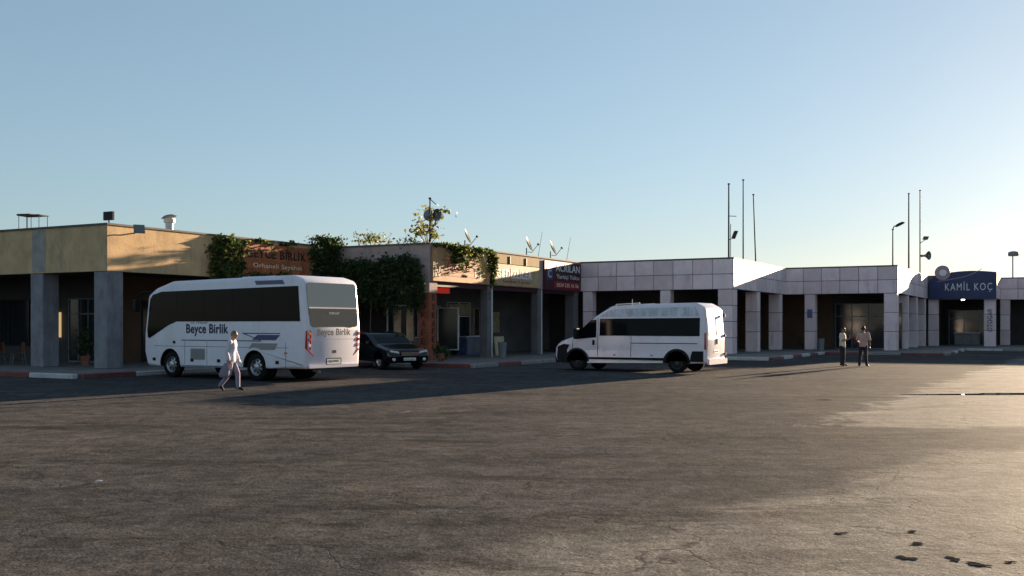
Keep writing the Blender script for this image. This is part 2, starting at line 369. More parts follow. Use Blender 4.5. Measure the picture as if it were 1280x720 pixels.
for (x, y, w, l) in [(1133,698,.17,.10),(1192,699,.13,.10),(1147,680,.17,.07),(1051,667,.15,.06),(1140,665,.12,.06),(1222,706,.2,.09),(1030,500,.5,.12),(1262,703,.1,.05),(320,506,.8,.3)]:
    cx, cy = px(x, y); q = blob(cx, cy, w*.36, l*.65, 18, .7, random.uniform(-.2, .2), int(x))
    MB().add([(a, b, .005) for a, b in q], [tuple(range(18))]).build('tar_patch', 'tar', g)
def line(x0, y0, x1, y1, w=.12):
    a = Vector(px(x0, y0)); b = Vector(px(x1, y1)); d = (b-a).normalized(); n = Vector((-d.y, d.x))*w/2
    MB().add([(*(a-n), .004), (*(b-n), .004), (*(b+n), .004), (*(a+n), .004)], [(0,1,2,3)]).build('painted_line', 'worn_paint', g)
for q in [(-60,561,150,545),(30,528,100,526),(440,554,530,547),(500,516,720,488),(300,520,430,505),(905,500,1010,505),(920,503,1030,520),(60,478,90,473),(640,480,760,474),(980,470,1200,478),(850,470,1040,463)]: line(*q)
lit = MB(); x, y = px(123, 603)
lit.add([(x-.03,y-.03,.012),(x+.05,y-.02,.02),(x+.04,y+.03,.012),(x,y+.0,.03),(x-.04,y+.02,.015)], [(0,1,3),(1,2,3),(2,4,3),(4,0,3)])
tag(lit.build('litter', 'paper'), 'crumpled scrap of white paper lying on the asphalt', 'litter')

# ---------------------------------------------------------------- buildings
XD, YD, ZD = (1,0,0), (0,1,0), (0,0,1)
def bthing(k, name, label): return thing(name, label, 'building', UV(*CORN[k]), TH)
def shell(b, Ls, depth, wall, back, Rc=4.2, front=None, top=H, zb=ZB, backside=None):
    """local x = V (corner at 0, body to -x), local y = U (front at 0)"""
    MB().box(-depth, 0, 0, .3, zb, top).build('fascia', wall, b)
    MB().box(-.3, 0, .3, Ls, zb, top).build('fascia', wall, b)
    MB().box(-depth, -.3, .3, Ls, top-.45, top-.25).build('roof', 'roofing', b)
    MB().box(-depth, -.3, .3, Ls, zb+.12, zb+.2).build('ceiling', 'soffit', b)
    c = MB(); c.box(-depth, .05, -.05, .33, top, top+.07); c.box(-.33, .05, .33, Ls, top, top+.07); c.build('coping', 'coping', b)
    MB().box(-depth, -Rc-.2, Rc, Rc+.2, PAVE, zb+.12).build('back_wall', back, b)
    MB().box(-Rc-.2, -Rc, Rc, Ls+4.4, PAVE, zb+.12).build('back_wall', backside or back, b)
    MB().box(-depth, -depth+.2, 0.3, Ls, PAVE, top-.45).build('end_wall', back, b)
def tiles_on(b, face, a0, a1, step, z0, z1, rows, off, mats=('tile_stone','tile_stone_pale','tile_stone_grey'), cache={}, th=.03):
    """stone slabs along a face: face 'f' = front (y=off, along x) or 's' = side (x=off, along y)"""
    n = max(1, round((a1-a0)/step)); st = (a1-a0)/n; rh = (z1-z0)/rows; gap = .018
    for r in range(rows):
        for i in range(n):
            m = random.choice(mats); key = (face, round(st, 3), round(rh, 3), m)
            if key not in cache:
                mb = MB(); wv, hv = st/2-gap, rh/2-gap
                if face == 'f': mb.box(-wv, wv, -th, 0, -hv, hv)
                elif face == 's': mb.box(0, th, -wv, wv, -hv, hv)
                elif face == 'l': mb.box(-th, 0, -wv, wv, -hv, hv)
                me = mb.mesh('tile'); me.materials.append(M[m])
                cache[key] = me
            c = a0+(i+.5)*st; z = z0+(r+.5)*rh; e = random.uniform(-.004, .006)
            o = link('tile', cache[key], m, b)
            o.location = (c, off-e, z) if face == 'f' else (off+e, c, z)
            o.rotation_euler = (random.uniform(-.003, .003), random.uniform(-.003, .003), random.uniform(-.002, .002))
def tiled_column(b, x, y, w=.72, top=ZB, rows=3):
    """x,y: near right corner of the square column"""
    t = .032
    c = MB().box(x-w+t, x-t, y+t, y+w-t, PAVE, top).build('column', 'joint', b)
    tiles_on(c, 'f', x-w+t*.5, x-t*.5, w, PAVE, top, rows, y+t); tiles_on(c, 's', y+t*.5, y+w-t*.5, w, PAVE, top, rows, x-t)
    tiles_on(c, 'l', y+t*.5, y+w-t*.5, w, PAVE, top, rows, x-w+t)
    return c
def shop_window(b, a0, a1, z0, z1, off, face, panes=3, frame='white_metal', glass='glass_shop', name='window', mids=()):
    """framed glazing on a wall plane; face 's' looks along +x, 'f' along -y"""
    fm = MB(); t = .05
    def bx(mb, p0, p1, q0, q1, d0, d1):
        if face == 's': mb.box(off+d0, off+d1, p0, p1, q0, q1)
        else: mb.box(p0, p1, off-d1, off-d0, q0, q1)
    bx(fm, a0, a1, z0, z0+t, .0, .07); bx(fm, a0, a1, z1-t, z1, .0, .07)
    for i in range(panes+1):
        p = a0+(a1-a0-t)*i/panes; bx(fm, p, p+t, z0+t, z1-t, .0, .068)
    for zz in mids: bx(fm, a0+t, a1-t, zz, zz+t, .0, .064)
    f = fm.build(name, frame, b)
    for i in range(panes):
        p = a0+(a1-a0-t)*i/panes; q = a0+(a1-a0-t)*(i+1)/panes; pm = MB(); bx(pm, p+t, q, z0+t, z1-t, .015, .028); pm.build('pane', glass, f)
    return f

# --- block 1: yellow rendered corner block
b1 = bthing(1, 'terminal_building', 'yellow rendered flat-roofed block with blue-grey columns at the left edge')
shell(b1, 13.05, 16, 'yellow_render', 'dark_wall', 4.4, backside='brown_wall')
def plain_col(b, x, y, w, mat, name='column', d=None):
    d = d or w; o = MB().box(x-w, x, y, y+d, PAVE, ZB).build(name, mat, b, bevel=.02); return o
for cx in (0, -3.55, -7.1, -10.7): plain_col(b1, cx-.03, .03, .72, 'blue_marble')
for cy in (5.9, 11.6): plain_col(b1, -.03, cy, .72, 'blue_marble')
MB().box(-4.15, -3.55+.15, -.012, 0, ZB+.05, H-.05).build('stain_panel', pmat('grey_patch', (.34,.30,.27), .9, var=.25, scale=2.5, bump=.3), b1)
shop_window(b1, -7.6, -5.7, PAVE, 2.9, 4.4, 'f', 3, 'metal_grey', mids=(2.2,), name='door')
shop_window(b1, -14.5, -10.2, .8, 2.9, 4.4, 'f', 3, 'metal_dark')
shop_window(b1, 5.5, 8.5, PAVE, 2.8, -4.4, 's', 3, 'metal_dark', name='door')
lw = MB().box(-8.48, -8.08, 4.3, 4.36, 1.2, 2.3).build('sunlit_gap_glow', 'sunlit_gap_glow', b1)  # glowing panel added in place of sunlit outdoors seen through the building

# --- block 2: shop block with signboards
b2 = bthing(2, 'shop_building', 'vine-covered shop block with faded signboards along its sunny fascia')
shell(b2, 16.4, 14, 'old_render', 'dark_wall', 4.2, backside='grey_wall')
cc = plain_col(b2, -.02, .02, .62, 'red_column')
lettering('D', cc, (.0, .33, 3.0), YD, ZD, .22, .27, 'letter_dark')
for i, ch in enumerate('OKAFEC'): lettering(ch, cc, (.0, .33, 2.55-i*.36), YD, ZD, .22, .27, 'letter_dark')
for i, ch in enumerate('DOKAFEC'): lettering(ch, cc, (-.33, -.0, 3.0-i*.40), XD, ZD, .24, .28, 'letter_dark')
MB().box(-.645, .003, -.006, .645, 3.2, ZB-.01).build('column_cap', 'old_render', cc)
for y in (5.35, 10.9): plain_col(b2, -.05, y, .42, 'grey_wall'); MB().box(-.12, -.04, y+.42, y+.53, PAVE, ZB).build('post', 'white_metal', b2)
plain_col(b2, -.05, 15.6, .6, 'grey_wall')
# lower beam under the signs
MB().box(-.24, -.06, .65, 16.3, ZB-.22, ZB-.02).build('beam', 'sign_dark', b2)
shop_window(b2, 2.6, 6.0, .55, 2.75, -4.2, 's', 3, 'white_metal'); shop_window(b2, 6.4, 7.5, PAVE, 2.75, -4.2, 's', 1, 'white_metal', name='door', mids=(1.1,))
shop_window(b2, 8.2, 10.6, .6, 3.0, -4.2, 's', 2, 'white_metal', mids=(2.2,)); d2 = shop_window(b2, 11.0, 12.3, PAVE, 2.7, -4.2, 's', 2, 'sign_pale', name='door', mids=(1.1,))
MB().box(-4.13, -4.09, 12.6, 13.9, 1.3, 2.5).build('poster', 'poster', b2); MB().box(-4.13, -4.09, 8.3, 10.5, .3, .58).build('poster', 'poster_blue', b2)
MB().box(-4.13, -4.09, 8.3, 10.6, 2.3, 2.9).build('poster', 'poster', b2)
shop_window(b2, -3.4, -1.0, .5, 2.6, 4.2, 'f', 2, 'white_metal')
MB().box(-2.3, -1.95, .5, .58, PAVE, 2.6).build('notice_board', 'sign_pale', b2); MB().box(-1.6, -1.25, .5, .58, PAVE, 2.5).build('notice_board', 'sign_pale', b2)
# --- block 3, 4: stone-clad
b3 = bthing(3, 'stone_clad_building', 'stone-clad block behind the white minibus with sunlit side fascia')
shell(b3, 12, 22, 'joint', 'dark_wall', 4.6)
random.seed(11)
tiles_on(b3, 'f', -9.2, 0.0, 1.15, ZB, H, 2, 0); tiles_on(b3, 's', 0.0, 12, 1.2, ZB, H, 2, 0)
tiled_column(b3, -.02, .02, .85, rows=4)
tiled_column(b3, -3.62, .02, .62); tiled_column(b3, -8.45, .02, .62)
tiled_column(b3, -.02, 5.1, .72); tiled_column(b3, -.02, 10.6, .72)
shop_window(b3, -8.5, -5.2, PAVE, 2.9, 4.6, 'f', 3, 'metal_dark', mids=(2.2,)); shop_window(b3, 5.4, 11.2, PAVE, 3.1, -4.6, 's', 4, 'metal_dark', mids=(2.3,))
b4 = bthing(4, 'stone_clad_building', 'stone-clad block behind the two standing people, brown wall in its porch')
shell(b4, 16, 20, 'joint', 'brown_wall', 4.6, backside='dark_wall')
tiles_on(b4, 'f', -6.9, 0.0, 1.15, ZB, H, 2, 0); tiles_on(b4, 's', 0.0, 16, 1.23, ZB, H, 2, 0)
tiled_column(b4, -.02, .02, .78); cn = tiled_column(b4, -5.0, .02, .68)
MB().box(-5.5, -5.18, -.02, .0, 2.2, 2.75).build('notice', 'poster_blue', cn)
for y in (4.9, 9.8, 14.6): tiled_column(b4, -.02, y, .72)
shop_window(b4, -4.6, -.3, PAVE, 3.2, 4.6, 'f', 4, 'metal_grey', mids=(2.3,), name='door')
# --- block 5 with the blue company sign, block 6 at the edge
b5 = bthing(5, 'ticket_office_building', 'stone-clad ticket office block under the dark blue company sign')
shell(b5, 6.0, 18, 'joint', 'dark_wall', 4.4)
tiles_on(b5, 's', 0.0, 6, 1.2, ZB, H, 2, 0)
c5 = tiled_column(b5, -.02, .02, .78); tiled_column(b5, -3.95, .02, .7)
lettering('OTOGAR', c5, (-.4, -.02, 2.1), ZD, (-1,0,0), 1.7, .34, 'blue_trim')
shop_window(b5, -3.6, -.3, PAVE, 2.9, 4.4, 'f', 3, 'metal_grey', mids=(2.2,), name='door')
lampd = MB(); lampd.lathe([(0,-.06),(.10,-.05),(.13,.0),(.10,.05),(0,.06)], 16); lb = lampd.build('ceiling_lamp', 'bulb', b5, smooth=60, loc=(-2.35, 1.6, ZB-.05))
b6 = bthing(6, 'stone_clad_building', 'plain grey stone-clad block at the right edge beyond the blue sign')
shell(b6, 10, 22, 'joint', 'dark_wall', 3.0)
tiles_on(b6, 'f', -11.2, 0, 1.25, ZB, H, 2, 0)
for x in (-10.5, -8.2, -4.5, 0): tiled_column(b6, x-.02, .02, .7)

# ---------------------------------------------------------------- signs
def sign_side(k, y0, y1, z0, z1, mat, name, label, th=.10, frame=None, off=.02):
    s = thing(name, label, 'sign', UV(CORN[k][0]+y0, CORN[k][1], z0), TH)
    MB().box(off, off+th, 0, y1-y0, 0, z1-z0).build('panel', mat, s, bevel=.008); return s
L5 = 5.3
s = sign_side(2, .12, 5.3, ZB+.02, H-.12, 'sign_cream', 'signboard', 'faded cream and rust signboard under hanging vines next to the corner column')
for i, z in enumerate((.25, .48, .95, 1.15)): MB().box(.12, .126, .7+.3*(i % 2), 4.6-.4*i, z, z+.07).build('stripe', 'sign_orange', s)
lettering('N', s, (.12, .35, .45), YD, ZD, .35, .5, 'letter_cream'); lettering('M', s, (.12, 4.0, .5), YD, ZD, .5, .5, 'letter_cream')
lettering('OKAF', s, (.12, 2.2, .75), YD, ZD, 2.0, .38, 'sign_red')
s = sign_side(2, 5.75, 10.75, ZB+.02, ZB+1.12, 'sign_pale', 'signboard', 'pale signboard lettered in white below a brown ochre band')
lettering('GEDİZLİLER', s, (.12, 2.2, .66), YD, ZD, 3.9, .5, 'letter_white', bold=.02); lettering('Seyahat Turizm', s, (.12, 2.4, .22), YD, ZD, 3.0, .2, 'sign_red')
s = sign_side(2, 5.75, 10.75, ZB+1.14, H-.06, 'sign_ochre', 'fascia_band', 'brown ochre painted board above the pale signboard')
for y in (1.6, 3.4): MB().box(.12, .16, y, y+.08, 0, .4).build('batten', 'sign_dark', s)
s = sign_side(2, 11.4, 16.2, ZB-.05, H-.1, 'sign_dark', 'signboard', 'dark signboard with white lettering and red strip beside the stone block')
MB().box(.12, .13, 1.2, 4.7, .14, .52).build('strip', 'sign_red', s)
lettering('ACRILAN', s, (.12, 3.0, 1.3), YD, ZD, 3.2, .42, 'letter_white', bold=.01); lettering('Yurtiçi Yolcu', s, (.12, 3.0, .78), YD, ZD, 3.0, .30, 'letter_white'); lettering('0224 225 16 56', s, (.13, 2.95, .33), YD, ZD, 2.9, .2, 'letter_cream')
MB().box(.12, .13, .25, 1.0, .6, 1.25).build('emblem', 'sign_navy', s); lettering('C', s, (.13, .62, .92), YD, ZD, .4, .42, 'letter_white')
s = sign_side(1, 6.9, 11.2, ZB+.22, H-.15, 'sign_orange', 'signboard', 'long orange signboard with dark lettering above the bus')
lettering('BEYCE BİRLİK', s, (.12, 2.2, .92), YD, ZD, 3.8, .46, 'letter_dark', bold=.02); lettering('BEYCE BİRLİK', s, (.115, 2.22, .90), YD, ZD, 3.84, .5, 'letter_cream', depth=.006, name='lettering_edge')
lettering('Orhaneli Seyahat', s, (.12, 2.2, .35), YD, ZD, 3.2, .26, 'letter_cream')
# red light box below block-2 fascia
s = thing('light_box', 'glowing red light box hanging under the shop fascia', 'sign', UV(1.3, -.9, 3.25), TH)
MB().box(-.12, .12, 0, 1.7, 0, .26).build('box', 'red_box', s, bevel=.02)
for y in (.3, 1.4): MB().cyl((0, y, .26), (0, y, .6), .02).build('hanger', 'metal_dark', s)
MB().box(.12, .125, .2, 1.7, .02, .05).build('edge_strip', 'sign_pale', s)
# KAMIL KOC sign
s = thing('company_sign', 'dark blue company sign with white lettering and round emblem on ticket office', 'sign', UV(44.4, 16.25, 3.65), TH)
def arch(x): return 1.72+.42*math.sin(min(1, max(0, (x-.1)/1.6))*math.pi/2)*(1-.12*x/4.6)
pl = [(0,0),(4.6,0),(4.6,1.98)]+[(4.6-.23*i, 1.98+.13*math.sin(i/15*math.pi)) for i in range(1, 15)]+[(1.2,2.08),(.6,1.95),(0,1.4)]
MB().extrude(pl, lambda x, z: (x, -.32, z), lambda x, z: (x, -.05, z)).build('panel', 'sign_navy', s)
MB().box(4.6, 4.64, -.34, -.03, -.02, 2.02).build('edge_trim', 'white_metal', s)
lettering('KAMİL KOÇ', s, (2.72, -.32, .92), XD, ZD, 3.2, .78, 'letter_white', space=1.25)
e = MB(); e.extrude([(.95+.55*math.cos(2*math.pi*i/28), 2.0+.55*math.sin(2*math.pi*i/28)) for i in range(28)], lambda x, z: (x, -.40, z), lambda x, z: (x, -.33, z)); em = e.build('emblem', 'logo_pink', s)
e = MB(); e.extrude([(.98+.26*math.cos(2*math.pi*i/24), 2.0+.24*math.sin(2*math.pi*i/24)) for i in range(24)], lambda x, z: (x, -.42, z), lambda x, z: (x, -.401, z)); e.build('emblem_core', 'letter_white', em)
sw = MB(); pts = [(.6+i*.16, 1.34+.05*math.sin(i*.3)+(.018*i*i*.14)) for i in range(20)]
for i in range(19):
    (xa, za), (xb, zb_) = pts[i], pts[i+1]; sw.add([(xa, -.325, za),(xb, -.325, zb_),(xb, -.325, zb_+.05),(xa, -.325, za+.05),(xa, -.335, za),(xb, -.335, zb_),(xb, -.335, zb_+.05),(xa, -.335, za+.05)], [(4,5,6,7),(0,3,2,1),(0,1,5,4),(3,7,6,2)])
sw.build('swoosh', 'logo_pink', s)

# ---------------------------------------------------------------- vehicles
def round_poly(pts, seg=6):
    out = []; n = len(pts)
    for i in range(n):
        x, z, r = pts[i]; p = Vector((x, z)); a = Vector(pts[i-1][:2]); c = Vector(pts[(i+1) % n][:2])
        d1 = (a-p); d2 = (c-p); l1, l2 = d1.length, d2.length; d1.normalize(); d2.normalize()
        if r <= 0: out.append((x, z)); continue
        ang = d1.angle(d2); t = min(r/math.tan(ang/2), l1*.48, l2*.48)
        A = p+d1*t; B = p+d2*t
        for k in range(seg+1):
            u = k/seg; q = A*(1-u)**2 + p*2*u*(1-u) + B*u*u; out.append((q.x, q.y))
    return out
def inset(poly, d):
    n = len(poly); out = []
    for i in range(n):
        p = Vector(poly[i]); a = (p-Vector(poly[i-1])); b = (Vector(poly[(i+1) % n])-p)
        if a.length < 1e-6: a = b
        if b.length < 1e-6: b = a
        na = Vector((-a.y, a.x)).normalized(); nb = Vector((-b.y, b.x)).normalized(); m = (na+nb)
        m = m.normalized() if m.length > 1e-6 else na
        k = d/max(.5, m.dot(na)); q = p+m*k; out.append((q.x, q.y))
    return out
def with_arches(prof, nfirst, axles, Ra, zc):
    """notch round wheel arches into the bottom edge of a side profile; points become (x, z, inset weight)"""
    (xa, za), (xb, zb_) = prof[nfirst-1], prof[nfirst]; out = [(x, z, 1.) for x, z in prof[:nfirst]]
    for a in sorted(axles):
        zb2 = za+(zb_-za)*(a-xa)/(xb-xa); th = math.asin((zb2-zc)/Ra); n = 20
        for i in range(n+1):
            t = math.pi-th+(2*th-math.pi)*i/n; out.append((a+Ra*math.cos(t), zc+Ra*math.sin(t), .12))
    return out+[(x, z, 1.) for x, z in prof[nfirst:]]
def sweep(profile, Wd, r, tumble, z0, n=5):
    rings = []
    for k in range(n+1):
        a = k/n*math.pi/2; rings.append((Wd/2-r*(1-math.cos(a)), r*(1-math.sin(a))))
    allr = [(y, i, 1) for y, i in rings]+[(y, i, -1) for y, i in rings[::-1]]
    mb = MB(); N = len(profile); base = [p[:2] for p in profile]; one = inset(base, 1.)
    for y, ins, sgn in allr:
        for (x, z), (xi, zi), p in zip(base, one, profile):
            k = ins*p[2]; xx, zz = x+(xi-x)*k, z+(zi-z)*k; mb.v.append((xx, sgn*(y-tumble*max(0, zz-z0)), zz))
    for j in range(len(allr)-1):
        for i in range(N):
            dark = profile[i][2] < .5 and profile[(i+1) % N][2] < .5
            mb.f.append((j*N+i, j*N+(i+1) % N, (j+1)*N+(i+1) % N, (j+1)*N+i)); mb.mi.append(1 if dark else 0)
    mb.f.append(tuple(range(N))); mb.f.append(tuple(range((len(allr)-1)*N, len(allr)*N))); mb.mi += [0, 0]
    return mb
def wheel(parent, x, y, r, w, sgn, rim='rim_steel', spokes=0, dual=False):
    wh = bpy.data.objects.new('wheel', None); COL.objects.link(wh); wh.parent = parent; wh.location = (x, y, r); wh.empty_display_size = .1
    ri = r*.62
    MB().lathe([(ri,-w/2),(r*.90,-w/2),(r*.98,-w*.38),(r,-w*.2),(r,w*.2),(r*.98,w*.38),(r*.90,w/2),(ri,w/2),(ri*.97,0),(ri,-w/2)], 36, 'y').build('tyre', 'tyre', wh, smooth=40)
    rm = MB(); o = sgn*w*.42
    rm.lathe([(ri*1.02,o),(ri*.93,o-sgn*.02),(ri*.86,o-sgn*.07),(ri*.45,o-sgn*.05),(ri*.40,o),(ri*.18,o+sgn*.02),(0,o+sgn*.02)], 36, 'y')
    rb = rm.build('rim', rim, wh, smooth=35)
    hl = MB(); nh = 8 if not spokes else spokes
    for i in range(nh):
        t = 2*math.pi*i/nh; rr = ri*.66; hl.cyl((rr*math.cos(t), o-sgn*.09, rr*math.sin(t)), (rr*math.cos(t), o-sgn*.045, rr*math.sin(t)), ri*.13, ri*.13, 10)
    struct(hl.build('vent_holes', 'black_plastic', wh), 'stuff')
    return wh
def side_panel(parent, name, poly, yfn, mat, th=.012, sgn=1, base=.003, smooth=None):
    return MB().extrude(poly, lambda x, z: (x, sgn*(yfn(z)+base), z), lambda x, z: (x, sgn*(yfn(z)+base+th), z)).build(name, mat, parent, smooth=smooth)
def rr(x0, x1, z0, z1, r=.05, seg=4): return round_poly([(x0,z0,r),(x1,z0,r),(x1,z1,r),(x0,z1,r)], seg)
def end_panel(parent, name, poly, xfn, mat, sgn, th=.012, base=.003):
    return MB().extrude(poly, lambda y, z: (xfn(z)+sgn*base, y, z), lambda y, z: (xfn(z)+sgn*(base+th), y, z)).build(name, mat, parent)

# --- coach
BW = 2.4; yaw = R(34)
RL = Vector((-6.14, 30.55)); rear = Vector((math.cos(yaw), -math.sin(yaw))); far = Vector((math.sin(yaw), math.cos(yaw)))
BL = 7.7; cpos = RL - rear*BL/2 + far*BW/2
bus = thing('parked_coach', 'white midsize coach with dark tinted windows and blackletter company name', 'bus', (cpos.x, cpos.y, 0), math.pi-yaw)
bprof = round_poly([(-3.80,.42,.10),(3.70,.36,.16),(3.86,.85,.3),(3.85,1.45,.6),(3.66,2.76,.25),(3.25,2.98,.3),(2.4,3.20,.5),(-3.2,3.26,.35),(-3.70,3.12,.25),(-3.86,1.60,.6)], 6)
AX = (2.45, -1.62); body = sweep(with_arches(bprof, 7, AX, .51, .44), BW, .13, 0, 0).build('body', ['bus_paint', 'black_plastic'], bus, smooth=32)
bx_rear = lambda z: -3.80-(z-.42)*.06/1.18 if z < 1.6 else -3.86+(z-1.6)*.16/1.52
ys = lambda z: BW/2
def bx_front(z):
    P = [(.85,3.86),(1.45,3.85),(2.76,3.66),(2.98,3.25)]
    for (za, xa), (zc, xc) in zip(P, P[1:]):
        if z <= zc: return xa+(xc-xa)*(z-za)/(zc-za)
    return 2.95
for sgn in (1, -1):
    gp = [(-3.60,1.86),(2.15,1.86),(2.55,1.74),(3.55,1.30),(3.64,1.34),(3.66,1.60),(3.50,2.62),(3.36,2.76),(2.9,2.86),(-3.52,2.92)]
    gl = side_panel(bus, 'side_window', gp, ys, 'glass_dark', .010, sgn)
    for x in (-1.95, -.6, .75, 2.1): MB().box(x-.006, x+.006, sgn*(BW/2+.0135) if sgn > 0 else sgn*(BW/2+.016), sgn*(BW/2+.016) if sgn > 0 else sgn*(BW/2+.0135), 1.9, 2.86).build('window_seam', 'black_plastic', gl)
    side_panel(bus, 'belt_stripe', [(-1.9,1.235),(1.9,1.235),(1.9,1.262),(-1.9,1.262)], ys, 'navy_print', .004, sgn)
    side_panel(bus, 'trim_panel', [(-2.55,1.28),(-1.5,1.28),(-1.75,1.44),(-2.75,1.44)], ys, 'blue_trim', .008, sgn)
    side_panel(bus, 'trim_stripe', [(-2.75,1.47),(-1.2,1.47),(-1.9,1.27),(-1.8,1.27),(-1.0,1.50),(-2.75,1.50)][::-1], ys, 'blue_trim', .005, sgn)
    side_panel(bus, 'vent_panel', [(-2.5,.98),(-1.35,.98),(-1.5,1.18),(-2.65,1.18)], ys, 'mesh_grey', .008, sgn)
    vg = side_panel(bus, 'grille', rr(.72,1.42,.62,.98,.03), ys, 'mesh_grey', .008, sgn)
    for k in range(7): MB().box(.75,1.39, sgn*(BW/2+.0115), sgn*(BW/2+.018), .655+k*.045, .67+k*.045).build('slat', 'metal_grey', vg)
    for x in (3.3, 1.35, .05, -2.62): side_panel(bus, 'marker_lamp', rr(x-.07,x+.07,.55,.65,.02), ys, 'black_plastic', .015, sgn)
    side_panel(bus, 'fuel_cap', rr(2.2,2.32,1.13,1.22,.03), ys, 'black_plastic', .01, sgn); side_panel(bus, 'turn_lamp', rr(-3.05,-2.93,.86,.92,.02), ys, 'amber_lens', .012, sgn)
    for x in (-2.98, .62, 1.72): MB().box(x-.006, x+.006, sgn*(BW/2), sgn*(BW/2+.003), .45, 1.22).build('panel_seam', 'black_plastic', bus)
    MB().box(-3.1, 3.3, sgn*(BW/2), sgn*(BW/2+.003), 1.04, 1.052).build('panel_seam', 'black_plastic', bus)
    side_panel(bus, 'skirt_rail', [(-.95,.39),(1.85,.37),(1.85,.43),(-.95,.45)], ys, 'metal_grey', .012, sgn)
    for a in AX:
        ar = [(a+.60*math.cos(t), .44+.60*math.sin(t)) for t in [math.pi*i/18 for i in range(19)]]+[(a+.525*math.cos(t), .44+.525*math.sin(t)) for t in [math.pi-math.pi*i/18 for i in range(19)]]
        side_panel(bus, 'arch_trim', ar, ys, 'bus_paint', .02, sgn)
    mirror = MB(); mirror.tube([(3.35,sgn*1.05,2.82),(3.75,sgn*1.3,2.86),(3.95,sgn*1.42,2.7)], .03, 8); mo = mirror.build('mirror_arm', 'black_plastic', bus)
    mm = MB(); mm.extrude(rr(-.10,.10,-.30,.10,.05), lambda y, z: (3.88, sgn*1.42+y, 2.5+z), lambda y, z: (4.04, sgn*1.42+y, 2.5+z)); mm.build('mirror', 'black_plastic', mo, bevel=.02)
    zd = [(y, .36, .0) for y in (0,)]
    wheel(bus, AX[0], sgn*(BW/2-.15), .44, .24, sgn); wheel(bus, AX[1], sgn*(BW/2-.17), .44, .24, sgn); wheel(bus, AX[1], sgn*(BW/2-.46), .44, .24, sgn, 'rim_dark')
    hl = end_panel(bus, 'headlight', [(sgn*.75,.75),(sgn*1.05,.8),(sgn*1.05,.98),(sgn*.72,.95)] if sgn > 0 else [(-.75,.75),(-.72,.95),(-1.05,.98),(-1.05,.8)], lambda z: 3.84, 'clear_lens', 1)
    # tail lamp clusters at the rear corners
    tl = MB().extrude(rr(-.09,.09,1.0,1.58,.05), lambda y, z: (bx_rear(z)+.12, sgn*1.095+y, z), lambda y, z: (bx_rear(z)-.010+max(0, sgn*y)*.5, sgn*1.085+y, z)).build('tail_light', 'red_lens', bus, smooth=40)
    for zz, mt in ((1.13,'clear_lens'),(1.30,'red_lens'),(1.48,'amber_lens')):
        MB().lathe([(0,-.008),(.05,-.006),(.058,.004)], 16, 'x', (bx_rear(zz)-.012, sgn*1.065, zz)).build('lamp', mt, tl)
    MB().extrude([(sgn*1.13,.98),(sgn*.86,.78),(sgn*.86,.82),(sgn*1.13,1.03)], lambda y, z: (bx_rear(z)-.004, y, z), lambda y, z: (bx_rear(z)-.012, y, z)).build('reflector', 'red_lens', bus)
lettering('Beyce Birlik', bus, (.62, BW/2+.002, 1.58), (-1,0,0), ZD, 2.05, .40, 'navy_print', .006, bold=.028)
lettering('S.S. Orhaneli', bus, (1.0, BW/2+.002, 1.82), (-1,0,0), ZD, .8, .06, 'navy_print', .004)
lettering('Beyce Birlik', bus, (-.62, -BW/2-.002, 1.60), (1,0,0), ZD, 1.95, .36, 'navy_print', .006, bold=.028)
ws = MB(); zs = [1.35+.13*i for i in range(11)]
for z in zs:
    for y in (-1.03, 1.03): ws.v.append((bx_front(z)+.012, y, z))
for i in range(len(zs)-1): ws.f.append((2*i, 2*i+1, 2*i+3, 2*i+2)); ws.mi.append(0)
ws.build('windscreen', 'glass_dark', bus)
wp = round_poly([(-1.06,1.98,.16),(1.06,1.98,.16),(1.08,3.03,.14),(-1.08,3.03,.14)], 5)
rwin = end_panel(bus, 'rear_window', wp, bx_rear, 'glass_mirror', -1, .014)
MB().box(bx_rear(2.25)-.03, bx_rear(2.25)-.0175, -1.05, 1.05, 2.245, 2.285).build('bar', 'bus_paint', rwin)
end_panel(rwin, 'lower_glass', round_poly([(-1.03,1.68,.18),(1.03,1.68,.18),(1.05,2.24,.02),(-1.05,2.24,.02)], 5), lambda z: bx_rear(z)-.016, 'glass_brown', -1, .006)
lettering('TURKUAZ', rwin, (bx_rear(2.1)-.023, 0, 2.1), (0,-1,0), (0,0,1), .46, .07, 'letter_white', .006)
lettering('Beyce Birlik', bus, (bx_rear(1.50)-.002, .02, 1.50), (0,-1,0), (0,0,1), 1.45, .27, 'navy_print', .006, bold=.022)
end_panel(bus, 'engine_hatch_seam', [(-.9,1.30),(.9,1.30),(.9,1.312),(-.9,1.312)], bx_rear, 'mesh_grey', -1, .002)
end_panel(bus, 'hatch_handle', rr(-.08,.08,.88,.97,.02), bx_rear, 'black_plastic', -1, .02)
np_ = end_panel(bus, 'number_plate', rr(-.30,.30,.55,.70,.02), bx_rear, 'plate', -1, .012); lettering('16 J 1956', np_, (bx_rear(.63)-.016, 0, .628), (0,-1,0), (0,0,1), .42, .08, 'navy_print', .004)
end_panel(bus, 'plate_frame', rr(-.34,.34,.52,.73,.03), bx_rear, 'black_plastic', -1, .004)
end_panel(bus, 'bumper', rr(-1.07,1.07,.44,.53,.03), bx_rear, 'bus_paint', -1, .05)
MB().cyl((-3.5,.55,.36), (-3.82,.6,.33), .045, .045).build('exhaust', 'metal_grey', bus)
ac = MB().box(-1.9, -.4, -.7, .7, 3.2, 3.29).build('roof_unit', 'bus_paint', bus, bevel=.08)
for sgn in (1, -1): side_panel(bus, 'roof_hatch', [(-2.95,2.99),(-1.7,2.99),(-1.62,3.115),(-2.85,3.115)], ys, 'blue_trim', .006, sgn)

